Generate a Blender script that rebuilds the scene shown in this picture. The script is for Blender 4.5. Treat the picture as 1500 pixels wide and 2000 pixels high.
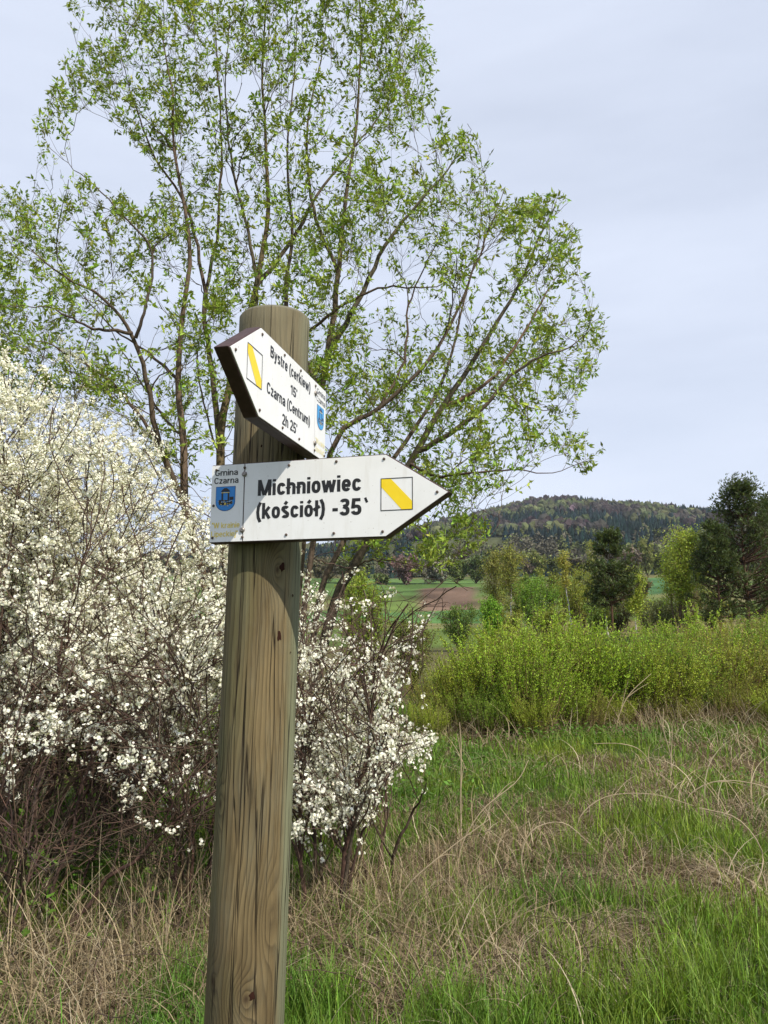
import bpy, math, numpy as np
from mathutils import Vector

SC = bpy.context.scene
for o in list(bpy.data.objects):
    bpy.data.objects.remove(o)
COL = SC.collection
rad = math.radians

# ------------------------------------------------------------------ camera
CAM_Z = 1.6
TILT = rad(9.5)
FPX = 1500.0                     # focal length for a 1500 x 2000 frame
cam_d = bpy.data.cameras.new('camera')
cam_d.sensor_fit = 'VERTICAL'
cam_d.sensor_height = 24.0
cam_d.lens = 24.0 * FPX / 2000.0
cam_d.clip_start = 0.05
cam_d.clip_end = 9000
cam = bpy.data.objects.new('camera', cam_d)
COL.objects.link(cam)
cam.location = (0, 0, CAM_Z)
cam.rotation_euler = (math.pi / 2 + TILT, 0, 0)
SC.camera = cam

# ------------------------------------------------------------------ sky and sun
SUN_AZ, SUN_EL = rad(40), rad(44.5)          # to the right behind the camera
sun_vec = Vector((math.sin(SUN_AZ) * math.cos(SUN_EL), -math.cos(SUN_AZ) * math.cos(SUN_EL), math.sin(SUN_EL)))
world = bpy.data.worlds.new('World')
SC.world = world
world.use_nodes = True
wt = world.node_tree
wt.nodes.clear()
w_out = wt.nodes.new('ShaderNodeOutputWorld')
w_bg = wt.nodes.new('ShaderNodeBackground')
w_bg.inputs['Strength'].default_value = 0.10
sky = wt.nodes.new('ShaderNodeTexSky')
sky.sky_type = 'NISHITA'
sky.sun_disc = False
sky.sun_elevation = SUN_EL
sky.sun_rotation = math.pi - SUN_AZ          # towards -Y, turned to +X
sky.altitude = 500
sky.air_density = 1.0
sky.dust_density = 1.2
sky.ozone_density = 1.5
# a thin veil of high cloud over the whole sky, in faint streaks
w_tc = wt.nodes.new('ShaderNodeTexCoord')
w_map = wt.nodes.new('ShaderNodeMapping')
w_map.inputs['Rotation'].default_value = (0.25, 0.35, 0.5)
w_map.inputs['Scale'].default_value = (0.9, 2.0, 5.0)
w_noise = wt.nodes.new('ShaderNodeTexNoise')
w_noise.inputs['Scale'].default_value = 1.1
w_noise.inputs['Detail'].default_value = 5.0
w_noise.inputs['Roughness'].default_value = 0.5
w_rng = wt.nodes.new('ShaderNodeMapRange')
w_rng.inputs['From Min'].default_value = 0.3
w_rng.inputs['From Max'].default_value = 0.7
w_rng.inputs['To Min'].default_value = 0.62
w_rng.inputs['To Max'].default_value = 0.95
w_mix = wt.nodes.new('ShaderNodeMix')
w_mix.data_type = 'RGBA'
w_mix.inputs['B'].default_value = (8.3, 9.0, 10.6, 1)
L = wt.links.new
L(w_tc.outputs['Generated'], w_map.inputs['Vector'])
L(w_map.outputs['Vector'], w_noise.inputs['Vector'])
L(w_noise.outputs['Fac'], w_rng.inputs['Value'])
L(w_rng.outputs['Result'], w_mix.inputs['Factor'])
L(sky.outputs['Color'], w_mix.inputs['A'])
L(w_mix.outputs['Result'], w_bg.inputs['Color'])
L(w_bg.outputs['Background'], w_out.inputs['Surface'])

sun_d = bpy.data.lights.new('sun', 'SUN')
sun_d.energy = 5.0
sun_d.angle = rad(0.6)
sun_d.color = (1.0, 0.93, 0.80)
sun = bpy.data.objects.new('sun', sun_d)
COL.objects.link(sun)
sun.rotation_euler = sun_vec.to_track_quat('Z', 'Y').to_euler()

SC.view_settings.view_transform = 'Standard'
SC.view_settings.look = 'None'
SC.view_settings.exposure = 0.08
SC.view_settings.gamma = 1.0
SC.view_settings.use_curve_mapping = False
try:
    SC.cycles.max_bounces = 6
    SC.cycles.transparent_max_bounces = 6
    SC.cycles.use_denoising = True
except Exception:
    pass

# ------------------------------------------------------------------ helpers
def rng(seed):
    return np.random.default_rng(seed)


def ray(px, py):
    """direction through a point of the 1500 x 2000 frame"""
    u = (px - 750.0) / FPX
    v = (1000.0 - py) / FPX
    return np.array([u, math.cos(TILT) - v * math.sin(TILT), math.sin(TILT) + v * math.cos(TILT)])


def at(px, py, Y):
    d = ray(px, py)
    return np.array([0, 0, CAM_Z]) + d * (Y / d[1])


def to_px(P):
    X, Y, Z = P[..., 0], P[..., 1], P[..., 2] - CAM_Z
    d = Y * math.cos(TILT) + Z * math.sin(TILT)
    v = -Y * math.sin(TILT) + Z * math.cos(TILT)
    return 750 + FPX * X / d, 1000 - FPX * v / d


def noise2(x, y, seed=0):
    x = np.asarray(x, float)
    y = np.asarray(y, float)
    xi, yi = np.floor(x), np.floor(y)
    fx, fy = x - xi, y - yi
    fx = fx * fx * (3 - 2 * fx)
    fy = fy * fy * (3 - 2 * fy)

    def h(a, b):
        s = np.sin(a * 127.1 + b * 311.7 + seed * 74.7) * 43758.5453
        return s - np.floor(s)
    return (h(xi, yi) * (1 - fx) + h(xi + 1, yi) * fx) * (1 - fy) + (h(xi, yi + 1) * (1 - fx) + h(xi + 1, yi + 1) * fx) * fy


def fbm(x, y, seed=0, octv=4):
    a, s, n = 0.5, 0.0, 0.0
    for k in range(octv):
        s = s + a * noise2(np.asarray(x) * 2 ** k, np.asarray(y) * 2 ** k, seed + k)
        n += a
        a *= 0.5
    return s / n


def fbm3(P, sc, seed=0, octv=3):
    x, y, z = P[..., 0] * sc, P[..., 1] * sc, P[..., 2] * sc
    return (fbm(x + z * 0.61, y - z * 0.73, seed, octv) + fbm(y + 5.2 + x * .3, z + 1.3, seed + 9, octv) + fbm(z - 3.1, x + 7.7 + y * .2, seed + 17, octv)) / 3


def inside(poly, x, y):
    """points inside a polygon"""
    res = np.zeros(np.shape(x), bool)
    n = len(poly)
    for i in range(n):
        x0, y0 = poly[i]
        x1, y1 = poly[(i + 1) % n]
        if y0 == y1:
            continue
        c = ((y0 > y) != (y1 > y)) & (x < (x1 - x0) * (y - y0) / (y1 - y0) + x0)
        res ^= c
    return res


def mesh_np(name, V, F, mat=None, tint=None, smooth=False):
    """V (N,3); F list of arrays (M,k) or one array; tint (N,3) colour per vertex"""
    if not isinstance(F, (list, tuple)):
        F = [F]
    F = [np.asarray(f, np.int32) for f in F if len(f)]
    me = bpy.data.meshes.new(name)
    V = np.ascontiguousarray(V, np.float32)
    nl = sum(f.size for f in F)
    npoly = sum(len(f) for f in F)
    me.vertices.add(len(V))
    me.vertices.foreach_set('co', V.ravel())
    me.loops.add(nl)
    me.polygons.add(npoly)
    me.loops.foreach_set('vertex_index', np.concatenate([f.ravel() for f in F]).astype(np.int32))
    tot = np.concatenate([np.full(len(f), f.shape[1], np.int32) for f in F])
    st = np.concatenate([[0], np.cumsum(tot)[:-1]]).astype(np.int32)
    me.polygons.foreach_set('loop_start', st)
    me.polygons.foreach_set('loop_total', tot)
    me.polygons.foreach_set('use_smooth', np.full(npoly, smooth))
    if tint is not None:
        a = me.attributes.new('tint', 'FLOAT_COLOR', 'POINT')
        c = np.ones((len(V), 4), np.float32)
        c[:, :3] = tint
        a.data.foreach_set('color', c.ravel())
    me.update(calc_edges=True)
    me.validate()
    if mat:
        me.materials.append(mat)
    return me


def link(name, me, parent=None, loc=None):
    o = bpy.data.objects.new(name, me)
    COL.objects.link(o)
    if parent is not None:
        o.parent = parent
    if loc is not None:
        o.location = loc
    return o


def tag(o, label=None, cat=None, group=None, kind=None):
    if label:
        o['label'] = label
    if cat:
        o['category'] = cat
    if group:
        o['group'] = group
    if kind:
        o['kind'] = kind
    return o


def empty(name, loc=(0, 0, 0), rz=0.0):
    o = bpy.data.objects.new(name, None)
    COL.objects.link(o)
    o.location = loc
    o.rotation_euler = (0, 0, rz)
    return o


def copy_tree(o, parent=None):
    c = o.copy()
    COL.objects.link(c)
    c.parent = parent
    for ch in o.children:
        copy_tree(ch, c)
    return c


def norm(v):
    return v / np.maximum(np.linalg.norm(v, axis=-1, keepdims=True), 1e-9)


def tubes(P, Rr, sides=4, tint=None):
    """P (N,K,3), Rr (N,K) -> verts, quads, tint per vertex"""
    N, K, _ = P.shape
    T = norm(np.gradient(P, axis=1))
    ref = np.where(np.abs(T[:, :1, 2:3]) > 0.8, np.array([1.0, 0.13, 0.0]), np.array([0.0, 0.1, 1.0]))
    ref = np.broadcast_to(ref, T.shape)
    A = norm(np.cross(T, ref))
    B = np.cross(T, A)
    ang = np.arange(sides) * 2 * math.pi / sides
    V = P[:, :, None, :] + Rr[:, :, None, None] * (A[:, :, None, :] * np.cos(ang)[None, None, :, None] + B[:, :, None, :] * np.sin(ang)[None, None, :, None])
    idx = np.arange(N * K * sides).reshape(N, K, sides)
    a = idx[:, :-1, :]
    b = idx[:, 1:, :]
    F = np.stack([a, np.roll(a, -1, 2), np.roll(b, -1, 2), b], -1).reshape(-1, 4)
    t = None
    if tint is not None:
        t = np.broadcast_to(np.asarray(tint)[:, None, None, :] if np.ndim(tint) == 2 else np.asarray(tint), (N, K, sides, 3)).reshape(-1, 3)
    return V.reshape(-1, 3), F, t


def join(parts):
    """[(V,F,t)] -> one V, F, t (all quads or all tris)"""
    Vs, Fs, ts, n = [], [], [], 0
    for V, F, t in parts:
        Vs.append(V)
        Fs.append(F + n)
        ts.append(t if t is not None else np.ones((len(V), 3)))
        n += len(V)
    return np.concatenate(Vs), np.concatenate(Fs), np.concatenate(ts)


def ribbons(P, W, side, tint):
    """flat curved blades: P (N,K,3) W (N,K) side (N,3)"""
    N, K, _ = P.shape
    Lf = P - side[:, None, :] * W[:, :, None]
    Rt = P + side[:, None, :] * W[:, :, None]
    V = np.stack([Lf, Rt], 2)
    idx = np.arange(N * K * 2).reshape(N, K, 2)
    F = np.stack([idx[:, :-1, 0], idx[:, :-1, 1], idx[:, 1:, 1], idx[:, 1:, 0]], -1).reshape(-1, 4)
    t = np.broadcast_to(tint[:, None, None, :], (N, K, 2, 3)).reshape(-1, 3)
    return V.reshape(-1, 3), F, t


def leaves(C, D, Nn, Ln, Wd, tint, fold=0.25):
    """folded pointed leaves: base C, direction D, normal Nn, length, width -> quads (2 per leaf)"""
    S = norm(np.cross(D, Nn))
    Nn = np.cross(S, D)
    Ln = Ln[:, None]
    Wd = Wd[:, None]
    b = C
    m = C + D * Ln * 0.45 - Nn * Wd * fold
    tip = C + D * Ln - Nn * Ln * 0.12
    l = C + D * Ln * 0.42 + S * Wd * 0.5
    r = C + D * Ln * 0.42 - S * Wd * 0.5
    V = np.stack([b, l, tip, r], 1).reshape(-1, 3)
    n = len(C)
    i = np.arange(n * 4).reshape(n, 4)
    F = i[:, [0, 1, 2, 3]]
    return V, F, np.repeat(tint, 4, 0)


def rand_dir(r, n):
    v = r.normal(size=(n, 3))
    return norm(v)


def jitter(r, n, base, amt=0.15, hue=0.06):
    base = np.asarray(base, float)
    k = np.exp(r.normal(0, amt, (n, 1)))
    return np.clip(base * k * (1 + r.normal(0, hue, (n, 3))), 0.004, 0.95)


def sample_line(P, idx, t):
    """point and tangent on polyline idx at t in 0..1"""
    K = P.shape[1]
    s = np.clip(t, 0, 0.9999) * (K - 1)
    i = s.astype(int)
    f = (s - i)[:, None]
    a = P[idx, i]
    b = P[idx, i + 1]
    return a * (1 - f) + b * f, norm(b - a), i, f[:, 0]


def grow(r, P, Rr, n, t0, t1, length, ang, up=0.2, wig=0.15, K=6, taper=0.25, rscale=0.6, droop=0.0, idx=None, t=None, flat=None):
    """n side branches from the polylines P; length = (lo,hi); returns P2,R2"""
    if idx is None:
        idx = r.integers(0, len(P), n)
    n = len(idx)
    if t is None:
        t = r.uniform(t0, t1, n)
    p, T, i, f = sample_line(P, idx, t)
    r0 = (Rr[idx, i] * (1 - f) + Rr[idx, i + 1] * f) * rscale
    q = rand_dir(r, n)
    q = norm(q - T * np.sum(q * T, 1, keepdims=True))
    a = np.abs(r.normal(ang, ang * 0.25, n))[:, None]
    D = norm(T * np.cos(a) + q * np.sin(a) + np.array([0, 0, up]))
    ln = r.uniform(length[0], length[1], n)
    if not np.isscalar(droop):
        droop = np.asarray(droop)
    pts = [p]
    d = D
    for k in range(1, K):
        d = norm(d + r.normal(0, wig, (n, 3)) + np.array([0, 0, up * 0.35 - droop * (k / K)]))
        pts.append(pts[-1] + d * (ln / (K - 1))[:, None])
    P2 = np.stack(pts, 1)
    R2 = r0[:, None] * np.linspace(1, taper, K)[None, :]
    return P2, R2


def spline(pts, K):
    pts = np.asarray(pts, float)
    p = np.vstack([2 * pts[0] - pts[1], pts, 2 * pts[-1] - pts[-2]])
    n = len(pts) - 1
    out = []
    for s in np.linspace(0, n - 1e-6, K):
        i = int(s)
        u = s - i
        a, b, c, d = p[i], p[i + 1], p[i + 2], p[i + 3]
        out.append(0.5 * ((2 * b) + (-a + c) * u + (2 * a - 5 * b + 4 * c - d) * u * u + (-a + 3 * b - 3 * c + d) * u ** 3))
    return np.array(out)


# ------------------------------------------------------------------ materials
class NT:
    """small helper to wire shader nodes"""

    def __init__(self, name):
        self.m = bpy.data.materials.new(name)
        self.m.use_nodes = True
        self.t = self.m.node_tree
        self.b = self.t.nodes['Principled BSDF']

    def put(self, sock, v):
        if hasattr(v, 'is_output'):
            self.t.links.new(v, sock)
        else:
            if sock.type == 'RGBA' and len(v) == 3:
                v = (*v, 1)
            sock.default_value = v

    def math(self, op, a, b=0.0, c=None):
        n = self.t.nodes.new('ShaderNodeMath')
        n.operation = op
        self.put(n.inputs[0], a)
        self.put(n.inputs[1], b)
        if c is not None:
            self.put(n.inputs[2], c)
        return n.outputs[0]

    def noise(self, vec, scale, detail=3.0, rough=0.55, dist=0.0):
        n = self.t.nodes.new('ShaderNodeTexNoise')
        if vec is not None:
            self.put(n.inputs['Vector'], vec)
        n.inputs['Scale'].default_value = scale
        n.inputs['Detail'].default_value = detail
        n.inputs['Roughness'].default_value = rough
        n.inputs['Distortion'].default_value = dist
        return n.outputs['Fac']

    def comb(self, x, y, z):
        n = self.t.nodes.new('ShaderNodeCombineXYZ')
        for s, v in zip(n.inputs, (x, y, z)):
            self.put(s, v)
        return n.outputs[0]

    def sep(self, v):
        n = self.t.nodes.new('ShaderNodeSeparateXYZ')
        self.put(n.inputs[0], v)
        return n.outputs

    def rng(self, v, a, b, c=0.0, d=1.0, smooth=False):
        n = self.t.nodes.new('ShaderNodeMapRange')
        if smooth:
            n.interpolation_type = 'SMOOTHSTEP'
        self.put(n.inputs['Value'], v)
        for k, x in zip(('From Min', 'From Max', 'To Min', 'To Max'), (a, b, c, d)):
            n.inputs[k].default_value = x
        return n.outputs['Result']

    def mix(self, f, a, b, mode='MIX'):
        n = self.t.nodes.new('ShaderNodeMix')
        n.data_type = 'RGBA'
        n.blend_type = mode
        self.put(n.inputs['Factor'], f)
        self.put(n.inputs['A'], a)
        self.put(n.inputs['B'], b)
        return n.outputs['Result']

    def attr(self, name):
        n = self.t.nodes.new('ShaderNodeAttribute')
        n.attribute_name = name
        return n.outputs['Color']

    def coord(self, k='Object'):
        n = self.t.nodes.new('ShaderNodeTexCoord')
        return n.outputs[k]

    def bump(self, h, strength=0.3, dist=0.01):
        n = self.t.nodes.new('ShaderNodeBump')
        n.inputs['Strength'].default_value = strength
        n.inputs['Distance'].default_value = dist
        self.put(n.inputs['Height'], h)
        self.put(self.b.inputs['Normal'], n.outputs[0])

    def set(self, color=None, rough=None, spec=None):
        if color is not None:
            self.put(self.b.inputs['Base Color'], color)
        if rough is not None:
            self.put(self.b.inputs['Roughness'], rough)
        if spec is not None:
            self.b.inputs['Specular IOR Level'].default_value = spec
        return self.m


def leaf_mat(name, trans=0.35, rough=0.5, spec=0.25):
    k = NT(name)
    c = k.attr('tint')
    k.set(c, rough, spec)
    out = k.t.nodes['Material Output']
    tr = k.t.nodes.new('ShaderNodeBsdfTranslucent')
    warm = k.mix(1.0, c, (1.15, 1.1, 0.55), 'MULTIPLY')
    k.put(tr.inputs['Color'], warm)
    mx = k.t.nodes.new('ShaderNodeMixShader')
    mx.inputs[0].default_value = trans
    k.t.links.new(k.b.outputs[0], mx.inputs[1])
    k.t.links.new(tr.outputs[0], mx.inputs[2])
    k.t.links.new(mx.outputs[0], out.inputs['Surface'])
    return k.m


M = {}
M['leaf'] = leaf_mat('leaf', 0.3)
M['petal'] = leaf_mat('petal', 0.22, 0.6, 0.15)
M['straw'] = leaf_mat('dry_straw', 0.18, 0.65, 0.2)
M['grass'] = leaf_mat('grass_blade', 0.3, 0.5, 0.25)
k = NT('bark')
c = k.attr('tint')
nz = k.noise(k.coord(), 22.0, 5.0, 0.65)
c2 = k.mix(k.rng(nz, 0.3, 0.7), k.mix(1.0, c, (0.6, 0.58, 0.56), 'MULTIPLY'), k.mix(1.0, c, (1.35, 1.3, 1.25), 'MULTIPLY'))
M['bark'] = k.set(c2, 0.9, 0.15)
k.bump(nz, 0.6, 0.02)
k = NT('twig')
M['twig'] = k.set(k.attr('tint'), 0.85, 0.15)
k = NT('far_foliage')
M['far'] = k.set(k.attr('tint'), 0.9, 0.05)
k = NT('birch_bark')
sx = k.sep(k.coord())
nb = k.noise(k.comb(k.math('MULTIPLY', sx[0], 3.0), k.math('MULTIPLY', sx[1], 3.0), k.math('MULTIPLY', sx[2], 9.0)), 1.6, 4.0, 0.7)
M['birch'] = k.set(k.mix(k.rng(nb, 0.52, 0.62), (0.52, 0.50, 0.46), (0.06, 0.05, 0.045)), 0.8, 0.2)


# ------------------------------------------------------------------ ground and hills
CREST = [(200, 1120), (450, 1095), (600, 1080), (740, 1056), (840, 1034), (900, 1018), (960, 1002), (1020, 989), (1060, 983), (1100, 980), (1150, 984), (1200, 990),
         (1260, 993), (1320, 998), (1390, 1005), (1500, 1016), (1700, 1040), (2100, 1080)]
_ca, _cz = [], []
for (px, py) in CREST:
    d = ray(px, py)
    _ca.append(math.degrees(math.atan2(d[0], d[1])))
    d = ray(px, py + 2)
    _cz.append(1500 * d[2] / math.hypot(d[0], d[1]) + CAM_Z)
R_P = [0, 22, 35, 50, 70, 100, 150, 200, 300, 400, 560, 700, 2500]
Z_P = [0, 0, 0.0, 0.7, 1.7, 3.4, 6.4, 10.2, 22, 33, 46, 56, 60]


def sstep(a, b, x):
    u = np.clip((x - a) / (b - a), 0, 1)
    return u * u * (3 - 2 * u)


def zg(x, y):
    x = np.asarray(x, float)
    y = np.asarray(y, float)
    r = np.hypot(x, y)
    az = np.degrees(np.arctan2(x, y))
    z = np.interp(r, R_P, Z_P)
    crest = np.interp(az, _ca, _cz, left=60, right=60)
    hill = (crest - 56) * np.clip((r - 560) / 940, 0, 1) ** 1.12 * (1 - 0.8 * sstep(1520, 2300, r))
    front = 12 * np.exp(-((az - 3.0) / 6.5) ** 2) * np.exp(-((r - 850) / 170) ** 2)
    relief = (fbm(x / 130, y / 130, 3) - 0.5) * 24 * sstep(500, 800, r) * (1 - 0.8 * sstep(1150, 1480, r))
    near = (fbm(x / 1.7, y / 1.7, 11, 3) - 0.5) * 0.16 * sstep(1.2, 3.0, r) * (1 - sstep(40, 80, r))
    roll = (fbm(x / 40, y / 40, 5, 2) - 0.5) * 2.0 * sstep(60, 160, r)
    keep = np.where(np.abs(az) > 90, 1 - sstep(90, 130, np.abs(az)), 1.0)
    return z * keep + (hill + front + relief) * keep + near + roll * keep


def dryness(x, y):
    d = fbm(x / 1.5, y / 1.5, 21, 3) * 0.95 + fbm(x / 0.45, y / 0.45, 31, 2) * 0.6 - 0.375
    for gx, gy, s, a in [(0.75, 6.0, 0.9, 0.22), (3.2, 7.6, 1.1, 0.2), (2.1, 5.3, 0.55, 0.22), (4.2, 14.5, 1.4, 0.3), (1.5, 13.0, 1.2, 0.22), (5.6, 12.0, 1.2, 0.25),
                         (-0.1, 4.6, 0.9, 0.25), (0.5, 3.9, 0.5, 0.15), (-1.6, 3.9, 0.7, 0.25), (1.2, 9.5, 1.0, 0.12),
                         (1.7, 4.2, 0.7, -0.22), (2.6, 6.3, 0.6, -0.14), (1.3, 5.2, 0.5, -0.12), (0.9, 8.6, 0.8, -0.25), (0.2, 12, 1.6, -0.35), (-0.75, 4.3, 0.28, -0.25), (-2.6, 5.0, 0.7, -0.25)]:
        d = d + a * np.exp(-((x - gx) ** 2 + (y - gy) ** 2) / (s * s))
    return d


r_edges = np.concatenate([np.linspace(0.0, 2, 8)[:-1], np.geomspace(2, 24, 80)[:-1], np.geomspace(24, 2600, 105)])
th = np.radians(np.concatenate([np.linspace(-180, -42, 40)[:-1], np.linspace(-42, 46, 230)[:-1], np.linspace(46, 180, 40)[:-1]]))
RR, TT = np.meshgrid(r_edges, th, indexing='ij')
GX, GY = RR * np.sin(TT), RR * np.cos(TT)
GZ = zg(GX, GY)
nr, nt = RR.shape
gi = np.arange(nr * nt).reshape(nr, nt)
GF = np.stack([gi[:-1], gi[1:], np.roll(gi[1:], -1, 1), np.roll(gi[:-1], -1, 1)], -1).reshape(-1, 4)
dn = dryness(GX, GY)[..., None]
azd = np.degrees(TT)
soil = np.array([0.085, 0.062, 0.034])
turf = np.array([0.05, 0.085, 0.018])
w = np.clip((dn - 0.35) * 4, 0, 1)
gc = turf * (1 - w) + soil * w
mead = np.array([0.105, 0.155, 0.04])
mead2 = np.array([0.16, 0.15, 0.07])
mm = fbm(GX / 25, GY / 25, 41)[..., None]
far_c = mead * (1 - sstep(0.45, 0.62, mm)) + mead2 * sstep(0.45, 0.62, mm)
u = sstep(24, 45, RR)[..., None]
gc = gc * (1 - u) + far_c * u


def patch(az0, az1, r0, r1, colr, soft=0.5):
    global gc
    wob = (fbm(GX / 18, GY / 18, 77, 2) - 0.5)
    a = azd + wob * 1.2
    rr = RR + wob * r0 * 0.12
    f = sstep(az0 - soft, az0 + soft, a) * (1 - sstep(az1 - soft, az1 + soft, a)) * sstep(r0 * 0.97, r0 * 1.02, rr) * (1 - sstep(r1 * 0.98, r1 * 1.03, rr))
    gc = gc * (1 - f[..., None]) + np.array(colr) * f[..., None]


patch(-30, 9, 120, 170, (0.085, 0.18, 0.055))
patch(-30, 7.0, 240, 420, (0.10, 0.175, 0.05))
patch(2.6, 6.6, 185, 290, (0.17, 0.115, 0.085))           # bare ploughed strip
patch(17, 22, 240, 360, (0.085, 0.19, 0.075))
patch(12, 30, 75, 130, (0.21, 0.185, 0.075))
fl = sstep(560, 640, RR)[..., None]
gc = gc * (1 - fl) + np.array([0.075, 0.085, 0.04]) * fl
fv = (fbm(GX / 7, GY / 7, 301, 3) - .5) * 1.1 + (fbm(GX / 30, GY / 30, 302, 3) - .5) * 1.0
gc = gc * np.clip(1 + fv * sstep(30, 70, RR), .45, 1.7)[..., None]
k = NT('ground')
o3 = k.coord()
n1 = k.noise(o3, 3.0, 6.0, 0.7)
n2 = k.noise(o3, 40.0, 4.0, 0.7)
col = k.mix(k.rng(n1, 0.3, 0.7), k.mix(1.0, k.attr('tint'), (0.72, 0.72, 0.7), 'MULTIPLY'), k.mix(1.0, k.attr('tint'), (1.25, 1.2, 1.15), 'MULTIPLY'))
col = k.mix(k.rng(n2, 0.35, 0.65), k.mix(1.0, col, (0.7, 0.7, 0.7), 'MULTIPLY'), col)
M['ground'] = k.set(col, 0.95, 0.05)
k.bump(n2, 0.5, 0.02)
g = link('ground', mesh_np('ground', np.stack([GX, GY, GZ], -1).reshape(-1, 3), GF, M['ground'], gc.reshape(-1, 3), True))
tag(g, 'rough meadow rising to fields and a wooded hill', kind='structure')


# ------------------------------------------------------------------ woodland on the hill (one far mass)
def ico():
    t = (1 + 5 ** 0.5) / 2
    v = np.array([(-1, t, 0), (1, t, 0), (-1, -t, 0), (1, -t, 0), (0, -1, t), (0, 1, t), (0, -1, -t), (0, 1, -t), (t, 0, -1), (t, 0, 1), (-t, 0, -1), (-t, 0, 1)], float)
    f = [(0, 11, 5), (0, 5, 1), (0, 1, 7), (0, 7, 10), (0, 10, 11), (1, 5, 9), (5, 11, 4), (11, 10, 2), (10, 7, 6), (7, 1, 8), (3, 9, 4), (3, 4, 2), (3, 2, 6), (3, 6, 8), (3, 8, 9), (4, 9, 5), (2, 4, 11), (6, 2, 10), (8, 6, 7), (9, 8, 1)]
    v = [norm(x) for x in v]
    cache = {}

    def mid(a, b):
        key = (min(a, b), max(a, b))
        if key not in cache:
            v.append(norm(v[a] + v[b]))
            cache[key] = len(v) - 1
        return cache[key]
    f2 = []
    for a, b, c_ in f:
        ab, bc, ca = mid(a, b), mid(b, c_), mid(c_, a)
        f2 += [(a, ab, ca), (b, bc, ab), (c_, ca, bc), (ab, bc, ca)]
    v, f2 = np.array(v), np.array(f2)
    f2 = f2[v[f2].mean(1)[:, 2] > -.45]
    return v, f2


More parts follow.
